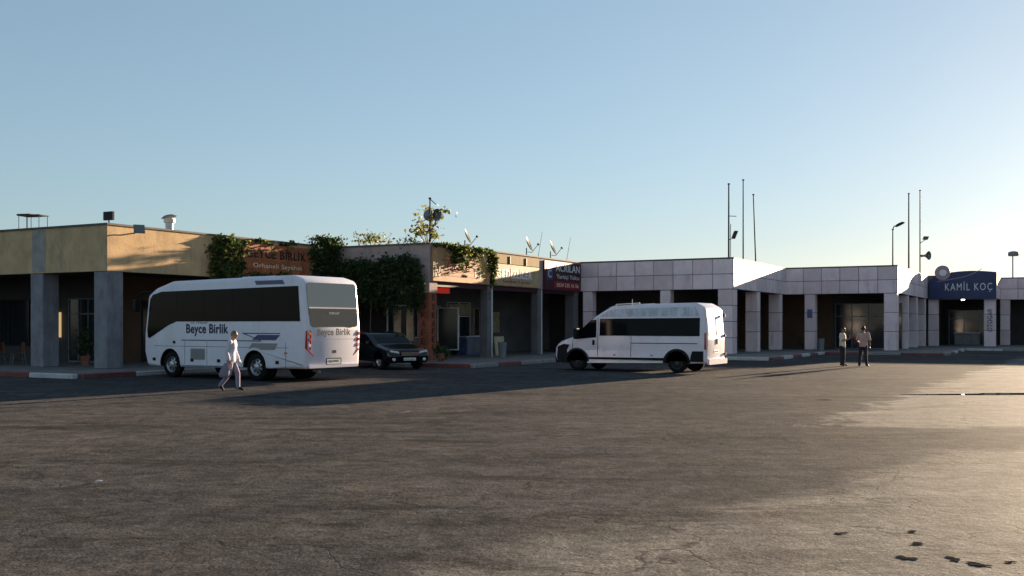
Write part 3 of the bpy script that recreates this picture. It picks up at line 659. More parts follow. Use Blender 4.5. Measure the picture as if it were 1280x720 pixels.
# --- minibus
yaw = R(30.5); VW = 2.05; RLv = Vector((6.96, 36.5)); rear = Vector((math.cos(yaw), -math.sin(yaw))); far = Vector((math.sin(yaw), math.cos(yaw))); VL = 6.16
cpos = RLv - rear*VL/2 + far*VW/2
van = thing('minibus', 'dusty white high-roof minibus with black window band and sunlit rear doors', 'minibus', (cpos.x, cpos.y, 0), math.pi-yaw)
vp = round_poly([(-3.04,.36,.08),(2.95,.28,.12),(3.08,.55,.15),(3.06,.92,.18),(2.72,1.16,.22),(2.28,1.30,.10),(1.42,2.05,.30),(.72,2.46,.5),(-.6,2.52,.6),(-2.62,2.55,.25),(-2.97,2.36,.22),(-3.06,1.2,.4)], 6)
VA = (2.12, -1.92); TV = .055; body = sweep(with_arches(vp, 7, VA, .42, .36), VW, .11, TV, .6).build('body', ['van_paint', 'black_plastic'], van, smooth=32)
vy = lambda z: VW/2-TV*max(0, z-.6)
vx = lambda z: -3.04-(z-.36)*.02/.84 if z < 1.2 else -3.06+(z-1.2)*.09/1.16
for sgn in (1, -1):
    side_panel(van, 'side_window', [(-2.78,1.34),(1.18,1.34),(1.18,1.98),(-2.78,2.0)], vy, 'glass_dark', .010, sgn)
    for x in (-1.45, -.1): MB().box(x-.01, x+.01, sgn*(vy(1.68)+.005), sgn*(vy(1.68)+.006), 1.36, 1.96).build('window_seam', 'black_plastic', van)
    side_panel(van, 'roof_film', [(-2.78,2.06),(1.2,2.05),(.85,2.26),(.55,2.34),(-2.60,2.40)], vy, 'van_film', .006, sgn)
    cw = side_panel(van, 'door_window', [(1.32,1.28),(2.22,1.20),(2.28,1.26),(1.62,1.86),(1.5,1.93),(1.32,1.95)], vy, 'glass_dark', .010, sgn)
    side_panel(van, 'door_seam', [(1.24,.55),(1.262,.55),(1.262,2.0),(1.24,2.0)], vy, 'black_plastic', .002, sgn); side_panel(van, 'door_seam', [(-.125,.55),(-.105,.55),(-.105,1.33),(-.125,1.33)], vy, 'black_plastic', .002, sgn); side_panel(van, 'door_rail', [(-2.7,1.06),(-.12,1.06),(-.12,1.085),(-2.7,1.085)], vy, 'black_plastic', .012, sgn); side_panel(van, 'fuel_flap', rr(1.02,1.18,.72,.90,.03), vy, 'van_paint', .012, sgn); side_panel(van, 'side_marker', rr(-1.0,-.9,.60,.65,.015), vy, 'amber_lens', .012, sgn); side_panel(van, 'side_marker', rr(.5,.6,.60,.65,.015), vy, 'amber_lens', .012, sgn)
    side_panel(van, 'door_seam', [(2.30,.78),(2.315,.78),(2.315,1.2),(2.30,1.2)], vy, 'black_plastic', .002, sgn)
    side_panel(van, 'door_handle', rr(1.38,1.47,.98,1.18,.03), vy, 'black_plastic', .03, sgn)
    side_panel(van, 'body_crease', [(-2.8,.98),(1.2,.98),(1.2,1.0),(-2.8,1.0)], vy, 'van_paint', .010, sgn)
    side_panel(van, 'rub_strip', [(-1.42,.45),(1.62,.45),(1.62,.53),(-1.42,.54)], vy, 'black_plastic', .022, sgn)
    def flare(a, r1, r0): return [(a+r1*math.cos(t), .36+r1*math.sin(t)) for t in [math.pi*i/18 for i in range(19)]]+[(a+r0*math.cos(t), .36+r0*math.sin(t)) for t in [math.pi-math.pi*i/18 for i in range(19)]]
    side_panel(van, 'arch_flare', flare(VA[0], .51, .435), vy, 'black_plastic', .03, sgn); side_panel(van, 'arch_flare', flare(VA[1], .52, .435), vy, 'black_plastic', .03, sgn)
    side_panel(van, 'rear_cladding', [(-2.93,.42),(-2.44,.42),(-2.46,.62),(-2.52,.80),(-2.93,.80)], vy, 'black_plastic', .024, sgn)
    fb = MB().extrude([(2.52,.30),(2.90,.30),(2.97,.5),(2.95,.92),(2.70,1.02),(2.45,.99),(2.56,.78),(2.53,.55)], lambda x, z: (x, sgn*(vy(z)-.02), z), lambda x, z: (x, sgn*(vy(z)+.02), z)).build('bumper_side', 'black_plastic', van)
    wheel(van, VA[0], sgn*(VW/2-.14), .36, .22, sgn, 'rim_dark'); wheel(van, VA[1], sgn*(VW/2-.14), .36, .22, sgn, 'rim_dark')
    tl = MB().extrude(rr(-.07,.07,.86,1.46,.03), lambda y, z: (vx(z)+.12, sgn*(vy(z)-.055)+y*.6, z), lambda y, z: (vx(z)+.02, sgn*(vy(z)-.045)+y, z)).build('tail_light', 'red_lens', van, smooth=40)
    mr_ = MB(); mr_.box(1.98, 2.16, min(sgn*1.0, sgn*1.06), max(sgn*1.0, sgn*1.06), 1.28, 1.36); mr_.extrude(rr(-.12,.12,1.22,1.62,.05), lambda y, z: (2.0, sgn*1.16+y, z), lambda y, z: (2.16, sgn*1.16+y*.8, z)); mr_.build('mirror', 'black_plastic', van)
    rdw = end_panel(van, 'rear_window', rr(min(sgn*.08,sgn*.80),max(sgn*.08,sgn*.80),1.38,2.0,.05), vx, 'van_paint', -1, .008)
    end_panel(van, 'headlight', [(sgn*.62,.95),(sgn*.92,.98),(sgn*.90,1.14),(sgn*.70,1.06)][::sgn], lambda z: 3.04-(z-.92)*1.2, 'clear_lens', 1, .03)
end_panel(van, 'door_seam', [(-.008,.45),(.008,.45),(.008,2.25),(-.008,2.25)], vx, 'black_plastic', -1, .003)
end_panel(van, 'door_handle', rr(-.16,-.06,1.05,1.25,.02), vx, 'black_plastic', -1, .03)
for z in (.62, 1.3, 2.05): MB().box(-3.10, -3.02, -.98+TV*(z-.6), -.93+TV*(z-.6), z, z+.1).build('hinge', 'black_plastic', van)
vpl = end_panel(van, 'number_plate', rr(-.26,.26,.72,.84,.02), vx, 'plate', -1, .01); lettering('16 M 4081', vpl, (vx(.78)-.014, 0, .78), (0,-1,0), (0,0,1), .4, .07, 'navy_print', .004)
end_panel(van, 'rear_bumper', rr(-.98,.98,.32,.52,.05), vx, 'van_paint', -1, .10)
MB().box(2.98, 3.13, -.92, .92, .30, .66).build('front_bumper', 'black_plastic', van, bevel=.05)
MB().box(2.98, 3.09, -.55, .55, .70, .88).build('grille', 'black_plastic', van, bevel=.02)
wz = MB(); 
for (x, z) in [(2.24,1.345),(1.95,1.60),(1.66,1.85),(1.50,1.985)]:
    for y in (-.86+.06*(z-1.3), .86-.06*(z-1.3)): wz.v.append((x+.02, y, z+.02))
for i in range(3): wz.f.append((2*i, 2*i+1, 2*i+3, 2*i+2)); wz.mi.append(0)
wz.build('windscreen', 'glass_dark', van)
rk = None
for ry_ in (.72, -.72): MB().tube([(.62,ry_,2.44),(.62,ry_,2.52),(-.35,ry_,2.56),(-.35,ry_,2.5)], .018).build('roof_rail', 'white_metal', van)
#,(.62,.72,2.52),(-.35,.72,2.56),(-.35,.72,2.5)], .018); rk.tube([(.62,-.72,2.44),(.62,-.72,2.52),(-.35,-.72,2.56),(-.35,-.72,2.5)], .018); rk.build('roof_rail', 'white_metal', van)
MB().cyl((.05,.5,2.48), (.05,.5,2.72), .018, .012).build('antenna', 'white_metal', van)

# --- dark SUV
hd = R(-56); hv = Vector((math.cos(hd), math.sin(hd))); fc = Vector((-3.95, 39.6)); c0 = fc-hv*2.3
suv = thing('parked_car', 'dark navy car parked between the white coach and the shop column', 'car', (c0.x, c0.y, 0), hd)
sp = round_poly([(-2.25,.35,.12),(2.16,.27,.12),(2.31,.52,.18),(2.18,.80,.22),(1.10,.98,.3),(.30,1.42,.45),(-.5,1.49,.6),(-1.45,1.38,.45),(-2.12,1.02,.25),(-2.28,.75,.18)], 6)
SW = 1.82; SA = (1.40, -1.32); body = sweep(with_arches(sp, 7, SA, .40, .35), SW, .16, .09, .75).build('body', ['car_paint', 'black_plastic'], suv, smooth=32)
sy = lambda z: SW/2-.09*max(0, z-.75)
for sgn in (1, -1):
    side_panel(suv, 'side_window', [(-1.60,1.04),(.72,1.01),(.24,1.28),(-.45,1.34),(-1.30,1.26)], sy, 'glass_dark', .006, sgn)
    side_panel(suv, 'door_handle', rr(-.35,-.18,.98,1.02,.015), sy, 'chrome', .02, sgn)
    for a in SA: wheel(suv, a, sgn*(SW/2-.13), .35, .21, sgn, 'rim_steel', 5)
    MB().extrude([(sgn*.42,.64),(sgn*.80,.65),(sgn*.80,.77),(sgn*.48,.73)][::sgn], lambda y, z: (2.10-abs(y)*.06, y, z), lambda y, z: (2.30-abs(y)*.10, y, z)).build('headlight', 'clear_lens', suv)
    MB().lathe([(0,.03),(.06,.025),(.075,0)], 16, 'x', (2.25, sgn*.66, .42)).build('fog_lamp', 'clear_lens', suv)
    MB().box(.55, .68, min(sgn*.92,sgn*1.08), max(sgn*.92,sgn*1.08), .98, 1.10).build('mirror', 'car_paint', suv, bevel=.03)
gr = MB().box(2.2, 2.315, -.40, .40, .54, .70).build('grille', 'black_plastic', suv, bevel=.02)
for k in range(3): MB().box(2.31, 2.325, -.38, .38, .57+k*.045, .583+k*.045).build('bar', 'chrome', gr)
sn = MB().box(2.295, 2.31, -.26, .26, .37, .48).build('number_plate', 'plate', suv); lettering('16 K 2207', sn, (2.31, 0, .425), YD, ZD, .4, .07, 'navy_print', .004)
wz = MB()
for (x, z) in [(1.02,1.005),(.82,1.12),(.60,1.245),(.40,1.35)]:
    for y in (-.72+.1*(z-1), .72-.1*(z-1)): wz.v.append((x+.012, y, z+.022))
for i in range(3): wz.f.append((2*i, 2*i+1, 2*i+3, 2*i+2)); wz.mi.append(0)
wz.build('windscreen', 'glass_dark', suv)

# ---------------------------------------------------------------- people
def ball(mb, c, r, n=12, m=8, ax=None):
    """ellipsoid; ax = three scaled axes"""
    c = Vector(c); ax = ax or (Vector((r,0,0)), Vector((0,r,0)), Vector((0,0,r))); vs_ = []; fs_ = []
    for j in range(1, m):
        p = math.pi*j/m
        for i in range(n): t = 2*math.pi*i/n; vs_.append(c+ax[0]*(math.sin(p)*math.cos(t))+ax[1]*(math.sin(p)*math.sin(t))+ax[2]*math.cos(p))
    vs_ += [c+ax[2], c-ax[2]]; k = (m-1)*n
    for j in range(m-2):
        for i in range(n): fs_.append((j*n+i, (j+1)*n+i, (j+1)*n+(i+1) % n, j*n+(i+1) % n))
    for i in range(n): fs_.append((k, i, (i+1) % n)); fs_.append((k+1, (m-2)*n+(i+1) % n, (m-2)*n+i))
    mb.add(vs_, fs_)
def limb(mb, pts, rs):
    for p, r in zip(pts, rs): ball(mb, p, r)
    for i in range(len(pts)-1): mb.cyl(pts[i], pts[i+1], rs[i], rs[i+1], 14)
def loft(mb, secs, n=20):
    """secs: (centre, fore-aft radius, side radius)"""
    vs_ = []; fs_ = []
    for c, a, b_ in secs:
        for i in range(n): t = 2*math.pi*i/n; vs_.append(Vector(c)+Vector((a*math.cos(t), b_*math.sin(t), 0)))
    for j in range(len(secs)-1):
        for i in range(n): fs_.append((j*n+i, j*n+(i+1) % n, (j+1)*n+(i+1) % n, (j+1)*n+i))
    fs_ += [tuple(range(n-1, -1, -1)), tuple(range((len(secs)-1)*n, len(secs)*n))]; mb.add(vs_, fs_)
def fuse(mb, name, mat, parent, vox=.016, it=3):
    o = mb.build('tmp', mat); md = o.modifiers.new('r', 'REMESH'); md.mode = 'VOXEL'; md.voxel_size = vox; sm = o.modifiers.new('s', 'SMOOTH'); sm.iterations = it; sm.factor = .5
    me = evalmesh(o); bpy.data.objects.remove(o); me.materials.clear()
    o = link(name, me, mat, parent)
    for p in me.polygons: p.use_smooth = True
    return o
def person(label, loc, rz, h, J, mats, long_sleeves=False):
    """J: joints in metres for a 1.75 m figure facing +x; mats: skin, shirt, trousers, hair"""
    t = thing('person', label, 'person', loc, rz); k = h/1.75; g = lambda n: Vector(J[n])*k
    fw = Vector(J.get('face', (1,0,-.06))).normalized(); h0, h1 = g('head0'), g('head1'); up = (h1-h0).normalized(); fw = (fw-up*fw.dot(up)).normalized(); rt = fw.cross(up); cen = (h0+h1)/2+up*.01*k
    pel, wa, ch, nk = g('pelvis'), g('waist'), g('chest'), g('neck'); Z = Vector((0,0,k))
    def torso(mb, e, lo=-.06): loft(mb, [(pel+Z*lo, (.115+e)*k, (.165+e)*k), (pel+Z*.04, (.115+e)*k, (.160+e)*k), (wa, (.105+e)*k, (.145+e)*k), (ch-Z*.08, (.120+e)*k, (.165+e)*k), (ch+Z*.03, (.120+e)*k, (.180+e)*k), (ch+Z*.10, (.095+e)*k, (.165+e*.8)*k), (nk-Z*.035, (.065+e*.6)*k, (.085+e*.6)*k)])
    bd = MB(); torso(bd, -.012); limb(bd, [nk-Z*.05, nk+Z*.03, h0], [.06*k, .054*k, .055*k])
    ball(bd, cen, 0, 16, 12, (fw*.093*k, rt*.076*k, up*.118*k)); ball(bd, cen-up*.055*k+fw*.022*k, 0, 14, 10, (fw*.066*k, rt*.058*k, up*.066*k))
    limb(bd, [cen+fw*.085*k+up*.022*k, cen+fw*.104*k-up*.014*k], [.012*k, .017*k])
    for sg in (1, -1): ball(bd, cen+rt*sg*.080*k-fw*.01*k, 0, 10, 8, (fw*.022*k, rt*.014*k, up*.034*k))
    for s_ in 'LR':
        limb(bd, [g('sh'+s_), g('el'+s_), g('wr'+s_)], [.052*k, .042*k, .029*k]); limb(bd, [g('hip'+s_), g('kn'+s_), g('an'+s_)], [.085*k, .055*k, .040*k])
        a, b_ = g('wr'+s_), g('hd'+s_); d = (b_-a).normalized(); sd_ = Vector((0,0,1)).cross(d); sd_ = sd_.normalized() if sd_.length > .3 else Vector((1,0,0)); n_ = d.cross(sd_)
        ball(bd, a.lerp(b_, .75), 0, 12, 8, (d*.05*k, sd_*.040*k, n_*.018*k))
        for i in range(4):
            o_ = sd_*(.021*(i-1.5))*k; l = (.062, .075, .070, .052)[i]*k; limb(bd, [b_+o_*.9, b_+o_+d*l*.55+n_*.006*k, b_+o_+d*l+n_*.024*k], [.0105*k, .010*k, .009*k])
        limb(bd, [a+d*.03*k+sd_*.025*k, a+d*.06*k+sd_*.055*k, a+d*.10*k+sd_*.06*k+n_*.02*k], [.013*k, .012*k, .010*k])
    fuse(bd, 'body', mats[0], t, .0095, 2)
    sh = MB(); torso(sh, .014, -.10)
    for s_ in 'LR':
        if long_sleeves: limb(sh, [g('sh'+s_), g('el'+s_), g('el'+s_).lerp(g('wr'+s_), .92)], [.070*k, .058*k, .046*k])
        else: limb(sh, [g('sh'+s_), g('sh'+s_).lerp(g('el'+s_), .9)], [.072*k, .066*k])
    fuse(sh, 'shirt', mats[1], t, .016, 3)
    tr = MB(); loft(tr, [(pel-Z*.14, .110*k, .160*k), (pel-Z*.02, .122*k, .172*k), (pel+Z*.07, .112*k, .158*k)])
    for s_ in 'LR':
        an = g('an'+s_); limb(tr, [g('hip'+s_)-Z*.03, g('kn'+s_), an+Z*.0], [.098*k, .073*k, .062*k])
    fuse(tr, 'trousers', mats[2], t, .016, 3)
    for s_ in 'LR':
        p, q = g('an'+s_), g('to'+s_); d = (q-p).normalized(); so_ = MB(); limb(so_, [p-d*.05*k-Z*.03, p+d*.03*k-Z*.01, q, q+d*.03*k], [.040*k, .046*k, .036*k, .028*k]); fuse(so_, 'shoe', 'black_plastic', t, .014, 2)
    hr = MB(); n, m_ = 20, 14
    cc_ = cen+up*.014*k-fw*.008*k; grid = {}
    for j in range(m_+1):
        p = math.pi*j/m_
        for i in range(n):
            th = 2*math.pi*i/n; dr = fw*(math.sin(p)*math.cos(th))+rt*(math.sin(p)*math.sin(th))+up*math.cos(p)
            grid[j, i] = (len(hr.v), dr); hr.v.append(tuple(cc_+fw*dr.dot(fw)*.098*k+rt*dr.dot(rt)*.083*k+up*dr.dot(up)*.119*k))
    for j in range(m_):
        for i in range(n):
            dd = grid[j, i][1]
            if dd.dot(up)*.85-dd.dot(fw)*.62 > -.02: hr.f.append((grid[j,i][0], grid[j,(i+1) % n][0], grid[j+1,(i+1) % n][0], grid[j+1,i][0])); hr.mi.append(0)
    hr.build('hair', mats[3], t, smooth=60)
    ey = MB()
    for s_ in (1, -1): ball(ey, cen+fw*.086*k+rt*s_*.030*k+up*.020*k, .009*k, 8, 6)
    struct(ey.build('eyes', 'hair_dark', t, smooth=60), 'stuff')
    mo = MB(); ball(mo, cen+fw*.088*k-up*.055*k, 0, 8, 6, (fw*.006*k, rt*.024*k, up*.007*k)); mo.build('mouth', 'red_column', t, smooth=60)
    return t, g
def joints(**kw):
    J = dict(pelvis=(0,0,.95), waist=(0,0,1.10), chest=(0,0,1.33), neck=(.01,0,1.49), head0=(.02,0,1.58), head1=(.025,0,1.665),
      shL=(0,.19,1.42), elL=(-.02,.24,1.13), wrL=(.05,.24,.90), hdL=(.06,.235,.84), shR=(0,-.19,1.42), elR=(-.02,-.24,1.13), wrR=(.05,-.24,.90), hdR=(.06,-.235,.84),
      hipL=(0,.09,.90), knL=(.02,.10,.49), anL=(0,.10,.085), toL=(.13,.12,.035), hipR=(0,-.09,.90), knR=(.02,-.10,.49), anR=(0,-.10,.085), toR=(.13,-.12,.035))
    J.update(kw); return J
# walking man, heading right
J = joints(chest=(.03,0,1.33), neck=(.06,0,1.49), head0=(.085,0,1.57), head1=(.10,0,1.655), shL=(.03,.18,1.42), shR=(.03,-.18,1.42),
    elR=(-.05,-.24,1.14), wrR=(.03,-.24,.90), hdR=(.04,-.24,.83), elL=(.03,.23,1.14), wrL=(.14,.22,.92), hdL=(.17,.215,.86),
    hipL=(0,.09,.90), knL=(.16,.09,.50), anL=(.17,.09,.085), toL=(.30,.10,.035), hipR=(0,-.09,.90), knR=(-.02,-.10,.49), anR=(-.29,-.10,.155), toR=(-.21,-.11,.045))
mx_, my_ = px(289, 488)
man, gm = person('man in white shirt and lilac-grey trousers walking past the coach', (mx_, my_, 0), R(-6), 1.60, J, ('skin','shirt_white','trouser_lilac','hair_grey'), True)
hp = gm('hdR'); bag = thing('carrier_bag', 'limp grey-lilac bag carried by the walking man', 'bag', (mx_, my_, 0), R(-6))
bm_ = MB(); n = 14; prof = [(.02,.0),(.05,-.06),(.10,-.17),(.12,-.29),(.10,-.37),(.03,-.39)]
for j, (r, z) in enumerate(prof):
    for i in range(n):
        t = 2*math.pi*i/n; k = 1+.12*math.sin(3*t+j); bm_.v.append((hp.x-.09+r*1.15*k*math.cos(t)-.12*(-z), hp.y-.05+r*.45*k*math.sin(t), hp.z-.02+z))
for j in range(len(prof)-1):
    for i in range(n): bm_.f.append((j*n+i, j*n+(i+1) % n, (j+1)*n+(i+1) % n, (j+1)*n+i)); bm_.mi.append(0)
bm_.f.append(tuple(range((len(prof)-1)*n, len(prof)*n))); bm_.mi.append(0)
bm_.build('sack', 'bag_grey', bag, smooth=70); MB().tube([hp+Vector((-.02,-.02,-.04)), hp+Vector((-.07,-.05,-.06))], .008).build('handle', 'bag_grey', bag)
# two standing people
J = joints(elL=(.06,.24,1.16), wrL=(.26,.12,1.22), hdL=(.31,.07,1.25), elR=(.05,-.24,1.15), wrR=(.25,-.14,1.18), hdR=(.31,-.09,1.22), head1=(.045,0,1.66), head0=(.035,0,1.58))
x, y = px(1053, 457.6); p2, g2 = person('person in cream shirt and dark trousers holding something at chest height', (x, y, 0), R(-38), 1.66, J, ('skin_dark','shirt_cream','trouser_dark','hair_dark'))
ph_ = (g2('hdL')+g2('hdR'))/2; pt = thing('mobile_phone', 'small dark phone held by the person in cream', 'phone', (x, y, 0), R(-38)); MB().box(ph_.x+.0, ph_.x+.012, ph_.y-.035, ph_.y+.035, ph_.z-.0, ph_.z+.14).build('case', 'phone_black', pt)
J = joints(elR=(-.02,-.28,1.14), wrR=(.03,-.27,.92), hdR=(.04,-.265,.86), elL=(.04,.25,1.14), wrL=(.18,.20,1.02), hdL=(.24,.18,1.02), knL=(.03,.13,.49), anL=(0,.16,.085), toL=(.13,.19,.035), anR=(-.02,-.15,.085), toR=(.11,-.19,.035))
x, y = px(1079, 458.2); p3, g3 = person('person in dusty pink top and dark trousers standing with arms down', (x, y, 0), R(60), 1.70, J, ('skin_dark','shirt_pink','trouser_dark','hair_dark'))

# ---------------------------------------------------------------- roof equipment, poles
def roof_pole(name, label, x, D, ytop, r=.045, lean=(0,0), z0=H-.25, cat='pole', group=None, px_=None):
    X = (x-640)/1280*D; zt = (406-ytop)/1280*D+1.75; t = thing(name, label, cat, (X, D, z0), TH, group); h = zt-z0
    MB().cyl((0,0,0), (lean[0],lean[1],h), r, r*.7, 10).build('pole', 'metal_dark', t, smooth=40); MB().lathe([(0,-.05),(.07,-.03),(.07,.03),(0,.05)], 10, 'z', (lean[0],lean[1],h)).build('finial', 'metal_dark', t)
    MB().box(-.15,.15,-.15,.15,0,.03).build('base_plate', 'metal_dark', t)
    return t, h
def floodlight(parent, c, d, up=(0,0,1), w=.34, h=.26, dep=.12, mat='metal_dark'):
    d = Vector(d).normalized(); r = d.cross(Vector(up)).normalized(); u = r.cross(d); c = Vector(c); mb = MB()
    mb.add([c+r*(sx*w/2*k)+u*(sz*h/2*k)+d*dd for dd, k in ((-dep,.6),(0,1)) for sx, sz in ((-1,-1),(1,-1),(1,1),(-1,1))], [(0,3,2,1),(4,5,6,7),(0,1,5,4),(1,2,6,5),(2,3,7,6),(3,0,4,7)])
    f = mb.build('floodlight', mat, parent)
    gl = MB(); gl.add([c+r*(sx*w*.44)+u*(sz*h*.42)+d*dd for dd in (.001,.008) for sx, sz in ((-1,-1),(1,-1),(1,1),(-1,1))], [(0,3,2,1),(4,5,6,7),(0,1,5,4),(1,2,6,5),(2,3,7,6),(3,0,4,7)]); gl.build('lens', 'glass_mirror', f)
    return f
def horn(parent, c, d, s=1.):
    d = Vector(d).normalized(); c = Vector(c); hb = MB()
    hb.cyl(c-d*.28*s, c-d*.12*s, .07*s, .05*s, 14); hb.cyl(c-d*.12*s, c, .05*s, .10*s, 14, cap=False); hb.cyl(c, c+d*.16*s, .10*s, .24*s, 18, cap=False); hb.cyl(c+d*.02*s, c+d*.12*s, .05*s, .07*s, 12)
    return hb.build('horn', 'metal_grey', parent, smooth=40)
FG = 'tall poles on the roof of the stone blocks'
t, h = roof_pole('roof_pole', 'dark roof pole with bracket and floodlight at the stone block corner', 911, 57.3, 230, .055, cat='pole')
MB().cyl((0,0,h*.60), (.45,-.1,h*.59), .02).build('bracket', 'metal_dark', t); floodlight(t, (.38,-.1,h*.36), (.8,-.4,-.5), w=.28, h=.5, dep=.1, mat='metal_grey'); MB().cyl((0,0,h*.30), (.35,-.1,h*.33), .02).build('bracket', 'metal_dark', t)
MB().cyl((.10,0,0), (.10,0,h*.5), .02).build('conduit', 'metal_grey', t)
roof_pole('roof_pole', 'tallest thin grey roof pole, middle one above the sunlit side fascia', 929, 60, 225, .045, group=FG)
roof_pole('roof_pole', 'slightly leaning thin grey roof pole, right one above the sunlit side fascia', 945, 63, 243, .045, (-.18,.05), group=FG)
t, h = roof_pole('roof_lamp', 'single-arm lamp post on the roof above the two standing people', 1116, 68, 287, .05, cat='lamp post')
MB().tube([(0,0,h),(.06,0,h+.2),(.3,0,h+.3)], .035).build('arm', 'metal_grey', t); hd_ = MB(); hd_.lathe([(0,.0),(.16,.02),(.20,.08),(.12,.2),(0,.22)], 14, 'z'); hb = hd_.build('lamp_head', 'metal_dark', t, smooth=50, loc=(.48,0,h+.25), rot=(0, R(-25), 0)); hb.scale = (1.7, .9, .9)
roof_pole('roof_pole', 'tall thin grey roof pole right of the single-arm lamp', 1136, 72, 242, .06, group=FG)
t, h = roof_pole('roof_pole', 'tall roof pole with floodlight and horn left of the blue sign', 1150, 77, 238, .05)
zl = lambda y: (406-y)/1280*77+1.75-(H-.25)
floodlight(t, (.42,-.1,zl(298)), (.6,-.5,-.5), w=.5, h=.3, mat='metal_grey'); MB().cyl((0,0,zl(304)), (.4,-.1,zl(300)), .025).build('bracket', 'metal_dark', t); horn(t, (.45,-.2,zl(320)), (.9,-.4,0), 1.4); MB().cyl((0,0,zl(320)), (.3,-.1,zl(320)), .025).build('bracket', 'metal_dark', t)
X = (1266-640)/1280*85; t = thing('street_lamp', 'street lamp with flat round head behind the right-edge block', 'street lamp', (X, 85, 0), 0)
MB().cyl((0,0,0), (0,0,7.6), .07, .05, 10).build('pole', 'metal_grey', t, smooth=40); MB().lathe([(0,0),(.38,.0),(.42,.12),(.40,.32),(.2,.40),(0,.42)], 18, 'z', (.05,0,7.45)).build('lamp_head', 'metal_grey', t, smooth=40)
# loudspeaker mast at block-2 corner
t, h = roof_pole('loudspeaker_mast', 'dark mast with two horn loudspeakers above the shop corner', 537.5, 46.9, 248, .045, cat='mast')
MB().cyl((0,0,h-.03), (.38,-.1,h-.3), .02).build('stay', 'metal_dark', t); z = (406-269)/1280*46.9+1.75-(H-.25); horn(t, (.32,-.12,z), (.95,-.25,-.1), 1.15); horn(t, (-.12,.1,z+.02), (-.5,.8,.05), 1.1)
MB().cyl((-.45,0,z-.75), (.1,0,z-.70), .02).build('crossbar', 'metal_dark', t)
# flat solar panels on legs, roof of the yellow block
t = thing('roof_panel', 'flat dark panel on thin legs on the yellow block roof', 'solar panel', (-20.6, 44, H-.25), R(-12))
zt = (406-269.5)/1280*44+1.75-(H-.25)
for a in ((-.48,-.25),(-.1,-.25),(.12,-.25),(.5,-.25),(-.48,.3),(.5,.3)): MB().cyl((a[0],a[1],0), (a[0],a[1],zt-.02), .014, .014, 6).build('leg', 'metal_dark', t)
MB().box(-.52,.12,-.35,.4,zt-.03,zt+.05).build('panel', 'metal_dark', t, bevel=.01); MB().box(.13,.56,-.3,.35,zt-.02,zt+.02).build('panel', 'metal_dark', t)
# floodlight at the corner (seen from behind) and bracket floodlight on sunny face
t = thing('corner_floodlight', 'black box floodlight standing above the yellow block corner', 'floodlight', UV(-12.6,-6.0,H+.05), TH)
MB().box(-.25,.25,-.02,.10,.18,.50).build('housing', 'metal_dark', t, bevel=.02); MB().cyl((0,.05,0), (0,.05,.2), .025).build('stand', 'metal_dark', t); MB().box(-.22,.22,.10,.108,.2,.48).build('lens', 'glass_mirror', t)
t = thing('bracket_floodlight', 'tilted grey floodlight on a bracket over the sunlit yellow fascia', 'floodlight', UV(-12.25,-5.5,H-.35), TH)
MB().tube([(0,-.5,.0),(.12,-.3,.0),(.45,.1,.1)], .025).build('bracket', 'metal_grey', t); floodlight(t, (.52,.2,.25), (.75,-.5,.35), w=.40, h=.36, dep=.14, mat='metal_grey')
t = thing('roof_vent', 'white chimney vent with slanted cowl on the yellow block roof', 'vent', (-14.72, 44, H-.25), 0)
zt = (406-270)/1280*44+1.75-(H-.25); MB().cyl((0,0,0), (0,0,zt-.1), .17, .17, 18).build('pipe', 'white_metal', t, smooth=40); MB().lathe([(.17,zt-.32),(.24,zt-.28),(.24,zt-.12),(.0,zt-.10)], 18).build('collar', 'white_metal', t, smooth=40)
cw = MB(); cw.lathe([(0,.06),(.2,.03),(.33,-.05)], 16, 'z'); cw.build('cowl', 'metal_grey', t, loc=(-.03,0,zt), rot=(0, R(-12), 0))
# dishes
def dish(label, u, v, s=1., az=0, rod=True):
    t = thing('satellite_dish', label, 'satellite dish', UV(u, v, H-.25), TH+R(az), 'satellite dishes on the shop roof')
    MB().cyl((0,0,0), (0,0,.75*s+.2), .03, .03, 8).build('mast', 'metal_dark', t)
    d = MB(); d.lathe([(.0,0),(.16,.012),(.32,.05),(.46,.11),(.47,.115),(.46,.125),(.32,.065),(.16,.027),(0,.015)], 24, 'x')
    o = d.build('reflector', 'dish_paint', t, smooth=40, loc=(.08,0,.95*s+.2), rot=(0, R(-24), 0)); o.scale = (s, s*.9, s*1.15)
    MB().tube([(.05,0,.50*s+.2),(.35*s,0,.45*s+.2),(.78*s,0,.98*s+.2)], .016).build('arm', 'metal_dark', t); MB().cyl((.72*s,0,1.02*s+.2), (.84*s,0,.93*s+.2), .05, .04, 10).build('receiver', 'metal_dark', t)
    return t
dish('satellite dish above the faded cream signboard with vines', 4.6, -.9, .78, 22)
dish('satellite dish above the joint between ochre board and dark sign', 11.2, -.9, .85, 17)
dish('satellite dish above the dark signboard, nearest the stone block', 14.2, -.9, .85, 17)
for lab, u, v, hh in (('thin leaning aerial rod between the two right-hand dishes', 11.7, -.5, 1.75), ('thin leaning aerial rod right of the last dish', 15.4, -.5, 1.7)):
    t = thing('aerial_rod', lab, 'aerial', UV(u, v, H-.25), TH, 'aerial rods on the shop roof'); MB().cyl((0,0,0), (.32,0,hh), .016, .010, 6).build('rod', 'metal_dark', t); MB().box(-.06,.06,-.06,.06,0,.03).build('foot', 'metal_dark', t)

